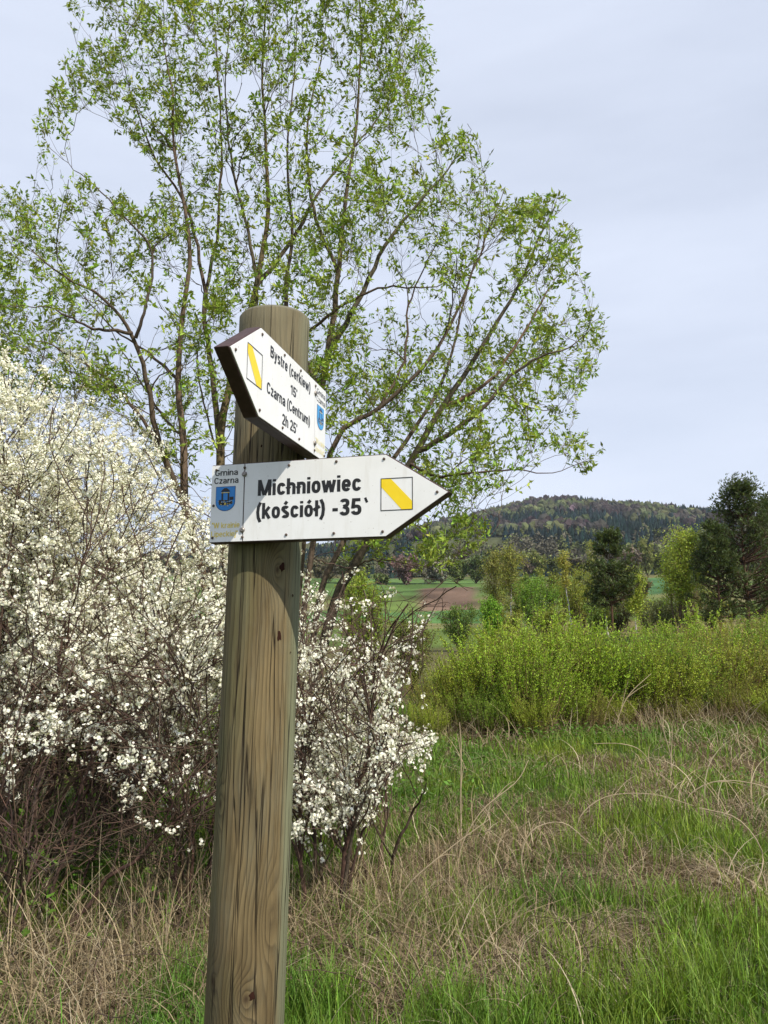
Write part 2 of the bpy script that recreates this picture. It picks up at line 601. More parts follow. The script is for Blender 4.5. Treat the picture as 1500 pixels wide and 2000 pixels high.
def wood():
    r = rng(5)
    n = 11000
    az = r.uniform(-24, 44, n)
    rr = np.sqrt(r.uniform(540 ** 2, 1570 ** 2, n))
    x, y = rr * np.sin(np.radians(az)), rr * np.cos(np.radians(az))
    open_ = (np.abs(az - 4.5) < 4.5) & (rr < 900) & (rr > 640) & (fbm(x / 60, y / 60, 91, 2) < 0.60)
    low = (rr < 640) & (fbm(x / 70, y / 70, 92, 2) < 0.5)
    keep = ~open_ & ~low
    x, y, az, rr = x[keep], y[keep], az[keep], rr[keep]
    n = len(x)
    z = zg(x, y) - 0.5
    pn = fbm(x / 95, y / 95, 61, 3) + r.normal(0, 0.07, n)
    pn = pn - 0.10 * sstep(1250, 1500, rr) + 0.05 * np.exp(-((rr - 1150) / 130) ** 2) + 0.10 * (1 - sstep(640, 820, rr))
    con = pn < 0.515
    # conifers: three tiers of seven-sided skirts
    c_i = np.where(con)[0]
    m = len(c_i)
    h = r.uniform(10, 18, m)
    wd = h * r.uniform(0.24, 0.36, m)
    sides = 7
    ang = np.arange(sides) * 2 * math.pi / sides
    Vs, Fs, ts = [], [], []
    base = 0
    tint = jitter(r, m, (0.013, 0.025, 0.025), 0.25, 0.10)
    for (z0, z1, k0) in [(0.05, 0.55, 1.0), (0.35, 0.8, 0.72), (0.62, 1.0, 0.42)]:
        a = ang[None] + r.uniform(0, 1, (m, 1))
        rj = wd[:, None] * k0 * r.uniform(0.75, 1.2, (m, sides))
        ring = np.stack([x[c_i][:, None] + rj * np.cos(a), y[c_i][:, None] + rj * np.sin(a), z[c_i][:, None] + h[:, None] * z0 + r.normal(0, .6, (m, sides))], -1)
        top = np.stack([x[c_i], y[c_i], z[c_i] + h * z1], -1)[:, None]
        V = np.concatenate([ring, top], 1)
        i = base + np.arange(m * (sides + 1)).reshape(m, sides + 1)
        Fs.append(np.stack([i[:, :sides], np.roll(i[:, :sides], -1, 1), np.broadcast_to(i[:, sides:], (m, sides))], -1).reshape(-1, 3))
        Vs.append(V.reshape(-1, 3))
        ts.append(np.repeat(tint, sides + 1, 0))
        base += m * (sides + 1)
    # broad crowns, lumpy
    d_i = np.where(~con & (rr >= 820))[0]
    e_i = np.where(~con & (rr < 820))[0]
    m = len(d_i)
    iv, if_ = ico()
    nv = len(iv)
    h = r.uniform(10, 17, m)
    wd = h * r.uniform(0.30, 0.44, m)
    lump = 1 + r.normal(0, 0.20, (m, nv))
    V = iv[None] * lump[..., None] * np.stack([wd, wd, h * 0.5], -1)[:, None, :]
    V = V + np.stack([x[d_i], y[d_i], z[d_i] + h * 0.52], -1)[:, None, :]
    kind = fbm(x[d_i] / 60, y[d_i] / 60, 71, 3) + r.normal(0, 0.09, m) - 0.10 * sstep(1300, 1500, rr[d_i])
    pal = np.where(kind[:, None] > 0.5, np.array([0.076, 0.088, 0.042]), np.array([0.054, 0.050, 0.042]))
    pal = np.where((kind < 0.42)[:, None], np.array([0.046, 0.037, 0.037]), pal)
    tint = pal * np.exp(r.normal(0, .22, (m, 1))) * (1 + r.normal(0, .06, (m, 3)))
    Fs.append((base + np.arange(m)[:, None, None] * nv + if_[None]).reshape(-1, 3))
    Vs.append(V.reshape(-1, 3))
    ts.append(np.repeat(np.clip(tint, 0.01, .9), nv, 0) * np.clip(1 + r.normal(0, .18, (m * nv, 1)), .4, 1.6))
    # nearer broad crowns as loose sprays
    m, q = len(e_i), 70
    base += len(V) * nv
    h = r.uniform(8, 15, m)
    wd = h * r.uniform(0.28, 0.42, m)
    dv = rand_dir(r, m * q) * (r.uniform(.25, 1, (m * q, 1)) ** .4)
    C = np.repeat(np.stack([x[e_i], y[e_i], z[e_i] + h * .55], -1), q, 0) + dv * np.repeat(np.stack([wd, wd, h * .5], -1), q, 0)
    kd = (fbm(x[e_i] / 40, y[e_i] / 40, 73, 3) + r.normal(0, .1, m))[:, None]
    pal = np.where(kd > .5, np.array([0.125, 0.145, 0.055]), np.array([0.105, 0.098, 0.072]))
    LV, LF, LT = leaves(C, norm(rand_dir(r, m * q) + np.array([0, 0, -.2])), norm(rand_dir(r, m * q) + np.array([0, -.3, .4])), r.uniform(1.6, 3.2, m * q), r.uniform(1.2, 2.2, m * q), np.repeat(pal * np.exp(r.normal(0, .2, (m, 1))), q, 0) * np.exp(r.normal(0, .16, (m * q, 1))))
    Fs.append(np.concatenate([LF[:, [0, 1, 2]], LF[:, [0, 2, 3]]]) + base)
    Vs.append(LV)
    ts.append(LT)
    o = link('hill_forest', mesh_np('hill_forest', np.concatenate(Vs), np.concatenate(Fs), M['far'], np.concatenate(ts)))
    tag(o, 'mixed dark spruce and pale budding woodland covering the distant hill', 'forest', kind='stuff')


wood()
# ------------------------------------------------------------------ background trees
def leaf_cloud(r, C, n_per, spread, size, base, amt=0.2, up=0.3, narrow=0.5):
    """small leaf sprays scattered round points C"""
    n = len(C) * n_per
    P = np.repeat(C, n_per, 0) + r.normal(0, spread, (n, 3))
    D = norm(rand_dir(r, n) + np.array([0, 0, -0.15]))
    Nn = norm(rand_dir(r, n) + np.array([0, 0, up]))
    ln = r.uniform(0.6, 1.3, n) * size
    return leaves(P, D, Nn, ln, ln * narrow, jitter(r, n, base, amt, 0.07))


def build_tree(name, base, label, cat, group, tr, br_list, lf, trunk_mat, leaf_name='crown', lmat='leaf'):
    root = empty(name, base)
    tag(root, label, cat, group)
    link('trunk', mesh_np('trunk', *tr[:2], trunk_mat, tr[2], True), root)
    if br_list is not None:
        tag(link('branch_work', mesh_np('branch_work', *br_list[:2], M['twig'], br_list[2]), root), kind='stuff')
    tag(link(leaf_name, mesh_np(leaf_name, *lf[:2], M[lmat], lf[2]), root), kind='stuff')
    return root


def broad_tree(seed, px, py_foot, py_top, Y, wpx, colr, label, name='birch_tree', cat='tree', white=True, lean=0.0, crown0=0.35, nbr=70, nl=9, stems=1, tcol=(0.12, 0.09, 0.07), lsize=0.16, group='trees beyond the willow thicket', shape=0.6):
    r = rng(seed)
    foot = at(px, py_foot, Y)
    gz = float(zg(foot[0], foot[1]))
    h = at(px, py_top, Y)[2] - gz
    wr = wpx / FPX * Y / 2
    Ps, Rs = [], []
    for s in range(stems):
        fan = 0 if stems == 1 else r.uniform(-1, 1)
        k_ = np.linspace(0, 1, 12)
        top = np.array([lean * h + fan * wr * 0.55, r.normal(0, wr * 0.3) * (stems > 1), h * (1 if s == 0 else r.uniform(.8, 1))])
        P = k_[:, None] ** np.array([1.15, 1.15, 1]) * top + np.array([fan * 0.25, 0, -0.2])
        P[:, :2] += np.cumsum(r.normal(0, h * 0.004, (12, 2)), 0)
        Ps.append(P)
        Rs.append(np.linspace(1, 0.12, 12) * h * (0.011 if stems == 1 else 0.008))
    Ps, Rs = np.array(Ps), np.array(Rs)
    tr = tubes(Ps, Rs, 7, np.tile(np.array([tcol]), (stems, 1)))
    n = nbr * stems
    t = r.uniform(crown0, 0.97, n)
    B, BR = grow(r, Ps, Rs, n, crown0, .97, (0.35, 1.0), 0.75, 0.25, 0.14, 6, 0.2, 0.45, idx=r.integers(0, stems, n), t=t)
    prof = np.clip(((t - crown0) / (1 - crown0)), 0, 1)
    sc = wr * (np.sin(np.pi * np.clip(prof * 0.85 + 0.12, 0, 1)) ** shape) * r.uniform(0.55, 1.1, n)
    B = B[:, :1] + (B - B[:, :1]) * sc[:, None, None] / 0.75
    T2, TR2 = grow(r, B, BR, n * 3, 0.3, 1.0, (0.12 * wr, 0.4 * wr), 0.6, 0.1, 0.2, 4, 0.3, 0.6, droop=0.15)
    TR2 = np.maximum(TR2, 0.006)
    b1 = tubes(B, np.maximum(BR, 0.008), 3, np.tile(np.array([tcol]), (n, 1)))
    b2 = tubes(T2, TR2, 3, np.tile(np.array([tcol]) * 1.1, (len(T2), 1)))
    C = np.concatenate([T2[:, 1:].reshape(-1, 3), B[:, 3:].reshape(-1, 3)])
    lf = leaf_cloud(r, C, max(1, nl // 2), 0.09 * wr + 0.05, lsize, colr)
    return build_tree(name, (foot[0], foot[1], gz), label, cat, group, tr, join([b1, b2]), lf, M['birch'] if white else M['bark'])


def pine_tree(seed, px, py_foot, py_top, Y, wpx, label, crown0=0.3, nbr=60, gaps=0.25):
    r = rng(seed)
    foot = at(px, py_foot, Y)
    gz = float(zg(foot[0], foot[1]))
    h = at(px, py_top, Y)[2] - gz
    wr = wpx / FPX * Y / 2
    k_ = np.linspace(0, 1, 14)
    P = np.stack([np.cumsum(r.normal(0, h * 0.003, 14)), np.cumsum(r.normal(0, h * 0.003, 14)), k_ * h - 0.2 * (k_ == 0)], -1)[None]
    R0 = (np.linspace(1, 0.1, 14) * h * 0.013)[None]
    tr = tubes(P, R0, 8, np.array([[0.085, 0.05, 0.035]]))
    lev = np.sort(r.uniform(crown0, 0.99, nbr // 5))
    t = np.clip(np.repeat(lev, 5) + r.normal(0, 0.008, len(lev) * 5), crown0, .995)
    n = len(t)
    q = (t - crown0) / (1 - crown0)
    ln = wr * np.clip(np.interp(q, [0, .12, .35, .7, .9, 1], [.60, 1.0, .92, .55, .26, .10]) * r.uniform(0.55, 1.15, n), .1, 2)
    p, T, i, f = sample_line(P, np.zeros(n, int), t)
    a = r.uniform(0, 2 * math.pi, n)
    pts = [p]
    d = norm(np.stack([np.cos(a), np.sin(a), 0.10 + 0.6 * q + r.normal(0, .1, n)], -1))
    for k2 in range(1, 7):
        d = norm(d + r.normal(0, 0.10, (n, 3)) + np.array([0, 0, 0.05]))
        pts.append(pts[-1] + d * (ln / 6)[:, None])
    B = np.stack(pts, 1)
    BR = (0.012 + 0.02 * ln[:, None]) * np.linspace(1, .25, 7)[None] * 0.8
    S2, SR2 = grow(r, B, BR, n * 6, 0.25, 1.0, (0.10 * wr, 0.34 * wr), 0.75, 0.22, 0.15, 4, 0.4, 0.6)
    S2k = r.uniform(size=len(S2)) > gaps
    S2, SR2 = S2[S2k], SR2[S2k]
    b1 = tubes(B, BR, 4, np.tile(np.array([[0.075, 0.045, 0.032]]), (n, 1)))
    b2 = tubes(S2[:, ::3], np.maximum(SR2[:, ::3], .006), 3, np.tile(np.array([[0.07, 0.045, 0.03]]), (len(S2), 1)))
    # needle tufts: brushes of narrow blades about each shoot
    C = np.concatenate([S2[:, 1], S2[:, 2], S2[:, 3]])
    ax = np.concatenate([norm(S2[:, 2] - S2[:, 1])] * 3)
    m = 5
    nn = len(C) * m
    Cn = np.repeat(C, m, 0) + r.normal(0, 0.05, (nn, 3))
    D = norm(np.repeat(ax, m, 0) * 0.7 + rand_dir(r, nn) + np.array([0, 0, .35]))
    lg = r.uniform(.18, .36, nn)
    lf = leaves(Cn, D, rand_dir(r, nn), lg, lg * 0.32, jitter(r, nn, (0.066, 0.092, 0.028), 0.28, 0.08))
    return build_tree('pine_tree', (foot[0], foot[1], gz), label, 'tree', 'pines beyond the willow thicket', tr, join([b1, b2]), lf, M['bark'])


def round_bush(seed, px, py_foot, py_top, Y, wpx, colr, label, name='shrub', lsize=0.13, n=560, tcol=(0.10, 0.07, 0.055), group='shrubs among the fields', per=6, cat='shrub'):
    r = rng(seed)
    foot = at(px, py_foot, Y)
    gz = float(zg(foot[0], foot[1]))
    h = at(px, py_top, Y)[2] - gz
    wr = wpx / FPX * Y / 2
    ns = 14
    k_ = np.linspace(0, 1, 8)
    a = r.uniform(0, 2 * math.pi, ns)
    q = np.sqrt(r.uniform(0.02, 1, ns))
    tip = np.stack([np.cos(a) * q * wr * .8, np.sin(a) * q * wr * .8, h * (0.55 + .42 * np.sqrt(1 - q * q * .8))], -1)
    P = tip[:, None] * k_[None, :, None] ** np.array([0.8, .8, 1.0])
    P[:, 0, 2] = -0.1
    P[:, 1:] += r.normal(0, wr * .02, P[:, 1:].shape)
    R0 = np.linspace(1, .25, 8)[None] * np.full((ns, 1), 0.012 * h)
    tr = tubes(P, R0, 5, np.tile([tcol], (ns, 1)))
    B, BR = grow(r, P, R0, n // 3, .15, 1, (.15 * wr, .42 * wr), .6, .25, .15, 5, .3, .5)
    B2, BR2 = grow(r, B, BR, n, .3, 1, (.08 * wr, .22 * wr), .6, .15, .2, 4, .4, .7)
    br = tubes(B, BR, 3, np.tile([tcol], (len(B), 1)))
    if Y < 90:
        br = join([br, tubes(B2[:, ::3], np.maximum(BR2[:, ::3], .004), 3, np.tile([tcol], (len(B2), 1)))])
    C = np.concatenate([B2[:, 1:].reshape(-1, 3), B[:, 2:].reshape(-1, 3)])
    lf = leaf_cloud(r, C, max(2, per // 2), .055 * wr + .03, lsize * 1.25, colr, .22)
    return build_tree(name, (foot[0], foot[1], gz), label, cat, group, tr, br, lf, M['bark'], 'foliage')


pine_tree(11, 1197, 1250, 1048, 58, 122, 'lone slim dark pine standing between birches behind the willow thicket', 0.36, 130, .15)
pine_tree(12, 1464, 1240, 955, 60, 215, 'tall broad dark pine with an open feathery top', 0.16, 200, 0.28)
pine_tree(13, 1408, 1240, 1025, 58, 128, 'shorter dark pine crowding against the tall broad pine', 0.16, 150, .18)
pine_tree(15, 1530, 1240, 985, 64, 170, 'dark pine behind the tall broad pine', 0.12, 160, .12)
broad_tree(21, 1118, 1246, 1078, 62, 44, (0.320, 0.311, 0.066), 'slender leaning white birch with a small ochre tuft of leaves', lean=-0.10, crown0=.62, nbr=40, nl=8, lsize=.16)
broad_tree(22, 1000, 1236, 1078, 75, 84, (0.246, 0.255, 0.056), 'olive leafed birch with a white upper trunk beside a bare forked tree', lean=0.02, crown0=.35, nbr=80, nl=8, lsize=.2)
broad_tree(23, 962, 1236, 1088, 78, 78, (0.235, 0.235, 0.060), 'olive budding tree with a forked dark trunk', name='alder_tree', white=False, crown0=.3, nbr=46, nl=8, lsize=.2, stems=2)
broad_tree(24, 1244, 1250, 1118, 60, 78, (0.311, 0.377, 0.056), 'short white trunked birch with drooping yellow green leaves beside the lone pine', crown0=.35, nbr=80, nl=10, lsize=.17)
broad_tree(25, 1192, 1252, 1130, 59, 40, (0.246, 0.282, 0.056), 'thin white birch sapling at the foot of the lone pine', crown0=.45, nbr=30, nl=6, lsize=.12, lean=-.12)
broad_tree(26, 1325, 1242, 1052, 64, 104, (0.348, 0.424, 0.066), 'yellow green birch clump with several thin fanning stems', white=False, crown0=.38, nbr=44, nl=8, lsize=.19, stems=6)
broad_tree(27, 1166, 1230, 1056, 110, 44, (0.282, 0.302, 0.075), 'narrow pale green birch rising behind the lone pine', crown0=.3, nbr=50, nl=6, lsize=.2)
round_bush(31, 1046, 1240, 1138, 74, 118, (0.152, 0.268, 0.032), 'round fresh green willow shrub below the olive birch', lsize=.13, per=8)
round_bush(32, 1140, 1244, 1128, 76, 130, (0.239, 0.268, 0.041), 'domed yellow green sallow behind the leaning birch', lsize=.14, per=8)
round_bush(33, 962, 1246, 1172, 60, 62, (0.167, 0.319, 0.029), 'small bright green shrub at the edge of the field', lsize=.11, n=500, per=8)
round_bush(34, 1200, 1250, 1165, 70, 110, (0.160, 0.152, 0.058), 'low brownish olive shrub under the lone pine', lsize=.13, per=7)
round_bush(35, 1290, 1246, 1178, 72, 120, (0.145, 0.174, 0.065), 'low grey green shrub behind the birch clump', lsize=.13, per=7)
round_bush(36, 900, 1240, 1190, 52, 90, (0.123, 0.196, 0.036), 'low dull green bush beside the bare ploughed strip', lsize=.10, n=500, per=7)
round_bush(37, 700, 1300, 1130, 20, 150, (0.217, 0.290, 0.036), 'yellow green sallow bush glowing behind the blackthorn blossom', lsize=.055, n=700, per=8)
round_bush(38, 805, 1290, 1210, 24, 120, (0.181, 0.210, 0.043), 'low olive sallow bush between blackthorn and willow thicket', lsize=.05, n=700, per=8)
# hedge of shrubs along the upper field edge
_h = [(745, 1128, 30, (0.128, 0.165, 0.053), 'dull green hedge shrub on the upper field edge'), (790, 1096, 100, (0.203, 0.128, 0.128), 'wide purple brown leafless shrub on the upper field edge'),
      (838, 1100, 62, (0.195, 0.195, 0.150), 'grey shrub beside the purple shrub on the field edge'), (862, 1092, 50, (0.450, 0.435, 0.375), 'white flowering shrub in the hedge on the upper field edge'),
      (892, 1096, 60, (0.150, 0.188, 0.060), 'mid green shrub next to the white flowering hedge shrub'), (930, 1090, 60, (0.112, 0.150, 0.053), 'dark green shrub closing the hedge by the olive birch'),
      (690, 1100, 80, (0.135, 0.150, 0.075), 'grey green hedge shrub half hidden by blackthorn'), (640, 1098, 80, (0.150, 0.135, 0.083), 'brownish hedge shrub far behind the signpost')]
for j, (px, pt, wpx, cl, lb) in enumerate(_h):
    round_bush(50 + j, px, 1140, pt, 330, wpx, cl, lb, 'hedge_shrub', 1.1, 170, per=8)
# taller trees at the foot of the hill
_h = [(960, 1070, 34), (1050, 1085, 46), (1085, 1095, 40), (1120, 1090, 48), (1160, 1095, 40), (1230, 1072, 52), (1265, 1062, 40), (1290, 1085, 44), (1030, 1100, 40), (1345, 1075, 50), (1390, 1080, 60), (870, 1075, 40), (905, 1072, 30)]
_c = [(0.150, 0.180, 0.062), (0.155, 0.135, 0.105), (0.14, 0.17, 0.065), (0.17, 0.14, 0.11), (0.19, 0.215, 0.065)]
_ord = ['first', 'second', 'third', 'fourth', 'fifth', 'sixth', 'seventh', 'eighth', 'ninth', 'tenth', 'eleventh', 'twelfth', 'thirteenth', 'fourteenth', 'fifteenth', 'sixteenth', 'seventeenth']
_h.sort()
_cn = ['pale green', 'grey brown', 'dull green', 'brown leafless', 'yellow green']
_proto = {}
for j, (px, pt, wpx) in enumerate(_h):
    lb = _cn[j % 5] + ' budding tree, ' + _ord[j] + ' from the ploughed strip along the hill foot'
    if j % 5 not in _proto:
        _proto[j % 5] = (round_bush(70 + j, px, 1128, pt, 400, wpx, _c[j % 5], lb, 'field_tree', 1.1, 240, per=8, group='trees at the foot of the hill', cat='tree'), pt, wpx)
    else:
        q, pt0, w0 = _proto[j % 5]
        o = copy_tree(q)
        f = at(px, 1128, 400)
        o.location = (f[0], f[1], float(zg(f[0], f[1])))
        gz0 = float(zg(*q.location[:2]))
        sz = (at(px, pt, 400)[2] - o.location[2]) / max(at(px, pt0, 400)[2] - gz0, 1)
        o.scale = (wpx / w0, wpx / w0, max(.6, min(1.6, sz)))
        o.rotation_euler = (0, 0, 1.3 * j)
        o['label'] = lb
# scrub in the middle distance between the thicket and the fields
_m = [(985, 1250, 1205, 70, 95, 90), (1075, 1248, 1190, 66, 90, 95), (1165, 1250, 1185, 68, 85, 110), (1265, 1246, 1185, 80, 100, 80), (1340, 1244, 1165, 78, 110, 90), (1395, 1240, 1170, 80, 120, 100), (1010, 1225, 1150, 130, 80, 50),
      (1110, 1222, 1140, 140, 90, 60), (1185, 1222, 1125, 150, 80, 60), (1245, 1215, 1130, 150, 70, 55), (1080, 1200, 1120, 190, 70, 45), (1350, 1210, 1120, 160, 100, 60), (1015, 1195, 1130, 200, 60, 45), (1215, 1190, 1100, 210, 70, 45)]
_mc = [((0.20, 0.22, 0.04), 'yellow olive'), ((0.15, 0.21, 0.04), 'mid green'), ((0.17, 0.15, 0.075), 'brownish'), ((0.23, 0.27, 0.045), 'lime green'), ((0.15, 0.165, 0.06), 'grey olive')]
for j, (px, pf, pt, Y, w_, _) in enumerate(_m):
    cl, cn = _mc[(j * 3) % 5]
    lb = cn + ' scrub bush, ' + _ord[j % 6] + (' along the near edge of the scrub from the ploughed strip' if j < 6 else ' of the outlying scrub beyond the birches') if j < 12 else cn + ' scrub bush out on the slope below the wooded hill' + (' with a flat top' if j == 13 else ' beside the field')
    round_bush(120 + j, px, pf, pt, Y, w_, cl, lb, 'scrub_bush', .0026 * Y, 190, per=8, group='scrub between thicket and fields', cat='bush')


# ------------------------------------------------------------------ willow thicket (upright bright green bushes)
def osier(seed, colr, ns=150, h=(1.3, 2.15), rad_=0.75, nl=62):
    r = rng(seed)
    a = r.uniform(0, 2 * math.pi, ns)
    q = np.sqrt(r.uniform(0, 1, ns))
    hh = (h[0] + (h[1] - h[0]) * r.beta(2.0, 2.6, ns) * 1.12) * (1 - 0.18 * q) * np.where(r.uniform(size=ns) < .10, 1.16, 1.0)
    K = 7
    k_ = np.linspace(0, 1, K)
    b = np.stack([np.cos(a) * q * rad_ * .55, np.sin(a) * q * rad_ * .55, np.full(ns, -.08)], -1)
    lean = np.stack([np.cos(a) * q * rad_ * .8, np.sin(a) * q * rad_ * .8], -1) + r.normal(0, .14, (ns, 2))
    P = np.empty((ns, K, 3))
    P[:, :, :2] = b[:, None, :2] + lean[:, None] * (k_ ** 1.25)[None, :, None]
    P[:, :, 2] = b[:, 2:] + hh[:, None] * k_
    P[:, 1:] += r.normal(0, .018, P[:, 1:].shape)
    R0 = np.linspace(1, .3, K)[None] * r.uniform(.005, .010, (ns, 1))
    st = tubes(P, R0, 3, jitter(r, ns, (0.125, 0.082, 0.045), .2))
    S2, SR = grow(r, P, R0, ns * 3, .35, .9, (.15, .5), .4, .5, .08, 4, .4, .6)
    st2 = tubes(S2, np.maximum(SR, .003), 3, jitter(r, len(S2), (0.13, 0.10, 0.045), .2))
    n = ns * nl
    idx = r.integers(0, ns, n)
    t = r.beta(1.8, 1.25, n) * .86 + .14
    p, T, _, _ = sample_line(P, idx, t)
    idx2 = r.integers(0, len(S2), n)
    p2, T2, _, _ = sample_line(S2, idx2, r.uniform(.15, 1, n))
    p, T = np.concatenate([p, p2]), np.concatenate([T, T2])
    n = len(p)
    D = norm(T * 0.9 + rand_dir(r, n) * .85)
    ln = r.uniform(.022, .058, n)
    tint = jitter(r, n, colr, .22, .06)
    lf = leaves(p, D, norm(rand_dir(r, n) + np.array([0, -.2, .6])), ln, ln * .42, tint)
    V, F, t_ = join([st, st2])
    return mesh_np('stems', V, F, M['twig'], t_), mesh_np('foliage', *lf[:2], M['leaf'], lf[2])


OS = [osier(101, (0.320, 0.460, 0.050)), osier(102, (0.345, 0.430, 0.052)), osier(103, (0.225, 0.360, 0.042)), osier(104, (0.300, 0.325, 0.058), 110, (1.1, 2.0), .85, 46)]
_r = rng(44)
_front = [(868, 13.6, .58, 3), (915, 14.2, .76, 1), (962, 14.6, .98, 0), (1005, 13.9, .96, 0), (1050, 15.0, 1.14, 1), (1098, 14.6, 1.10, 0), (1142, 15.6, 1.00, 2), (1190, 15.2, .90, 0), (1240, 16.2, .94, 1), (1292, 15.9, .98, 2), (1345, 16.9, 1.12, 1), (1392, 16.4, 1.06, 3), (1440, 17.1, 1.20, 2), (1488, 16.6, 1.08, 3), (1540, 17.2, 1.12, 1), (1590, 17.0, 1.10, 2)]
_back = [(835, 17.8, .55, 3), (905, 17.2, .74, 2), (985, 17.9, 1.06, 0), (1040, 18.4, 1.12, 2), (1090, 18.2, 1.08, 1), (1150, 19.2, .96, 0), (1215, 19.6, .98, 3), (1270, 19.4, 1.06, 2), (1325, 20.4, 1.22, 0), (1375, 20.0, 1.16, 1), (1430, 20.8, 1.30, 3), (1490, 20.6, 1.20, 2), (1550, 21.2, 1.2, 0)]
_small = [(845, 12.9, .38, 1), (900, 13.2, .5, 0), (955, 13.3, .55, 2), (1020, 12.9, .42, 1), (1075, 13.6, .6, 0), (1125, 14.2, .5, 3), (1180, 14.0, .42, 1), (1225, 14.9, .6, 0), (1290, 14.6, .45, 3), (1350, 15.4, .6, 2), (1420, 15.2, .5, 3), (1480, 15.5, .55, 1)]
_vn = ['bright fresh green', 'yellow green', 'deep green', 'sparse olive']
for row, rname in ((_front, 'front row'), (_back, 'back row'), (_small, 'low fringe')):
    for j, (px, Y, s, v) in enumerate(row):
        Y = Y + _r.normal(0, .35)
        x = (px - 750) / FPX * Y * 1.02 + _r.normal(0, .12)
        root = empty('willow_bush', (x, Y, float(zg(x, Y))), _r.uniform(0, 6.28))
        root.scale = (s * _r.uniform(.9, 1.3), s * _r.uniform(.9, 1.3), s * _r.uniform(.78, 1.08))
        root.rotation_euler = (_r.normal(0, .09), _r.normal(0, .09), root.rotation_euler[2])
        tag(root, _vn[v] + ' willow bush, ' + _ord[j] + ' in the ' + rname + ' of the thicket from the blackthorn', 'bush', 'willow thicket bushes')
        link('stems', OS[v][0], root)['kind'] = 'stuff'
        link('foliage', OS[v][1], root)['kind'] = 'stuff'


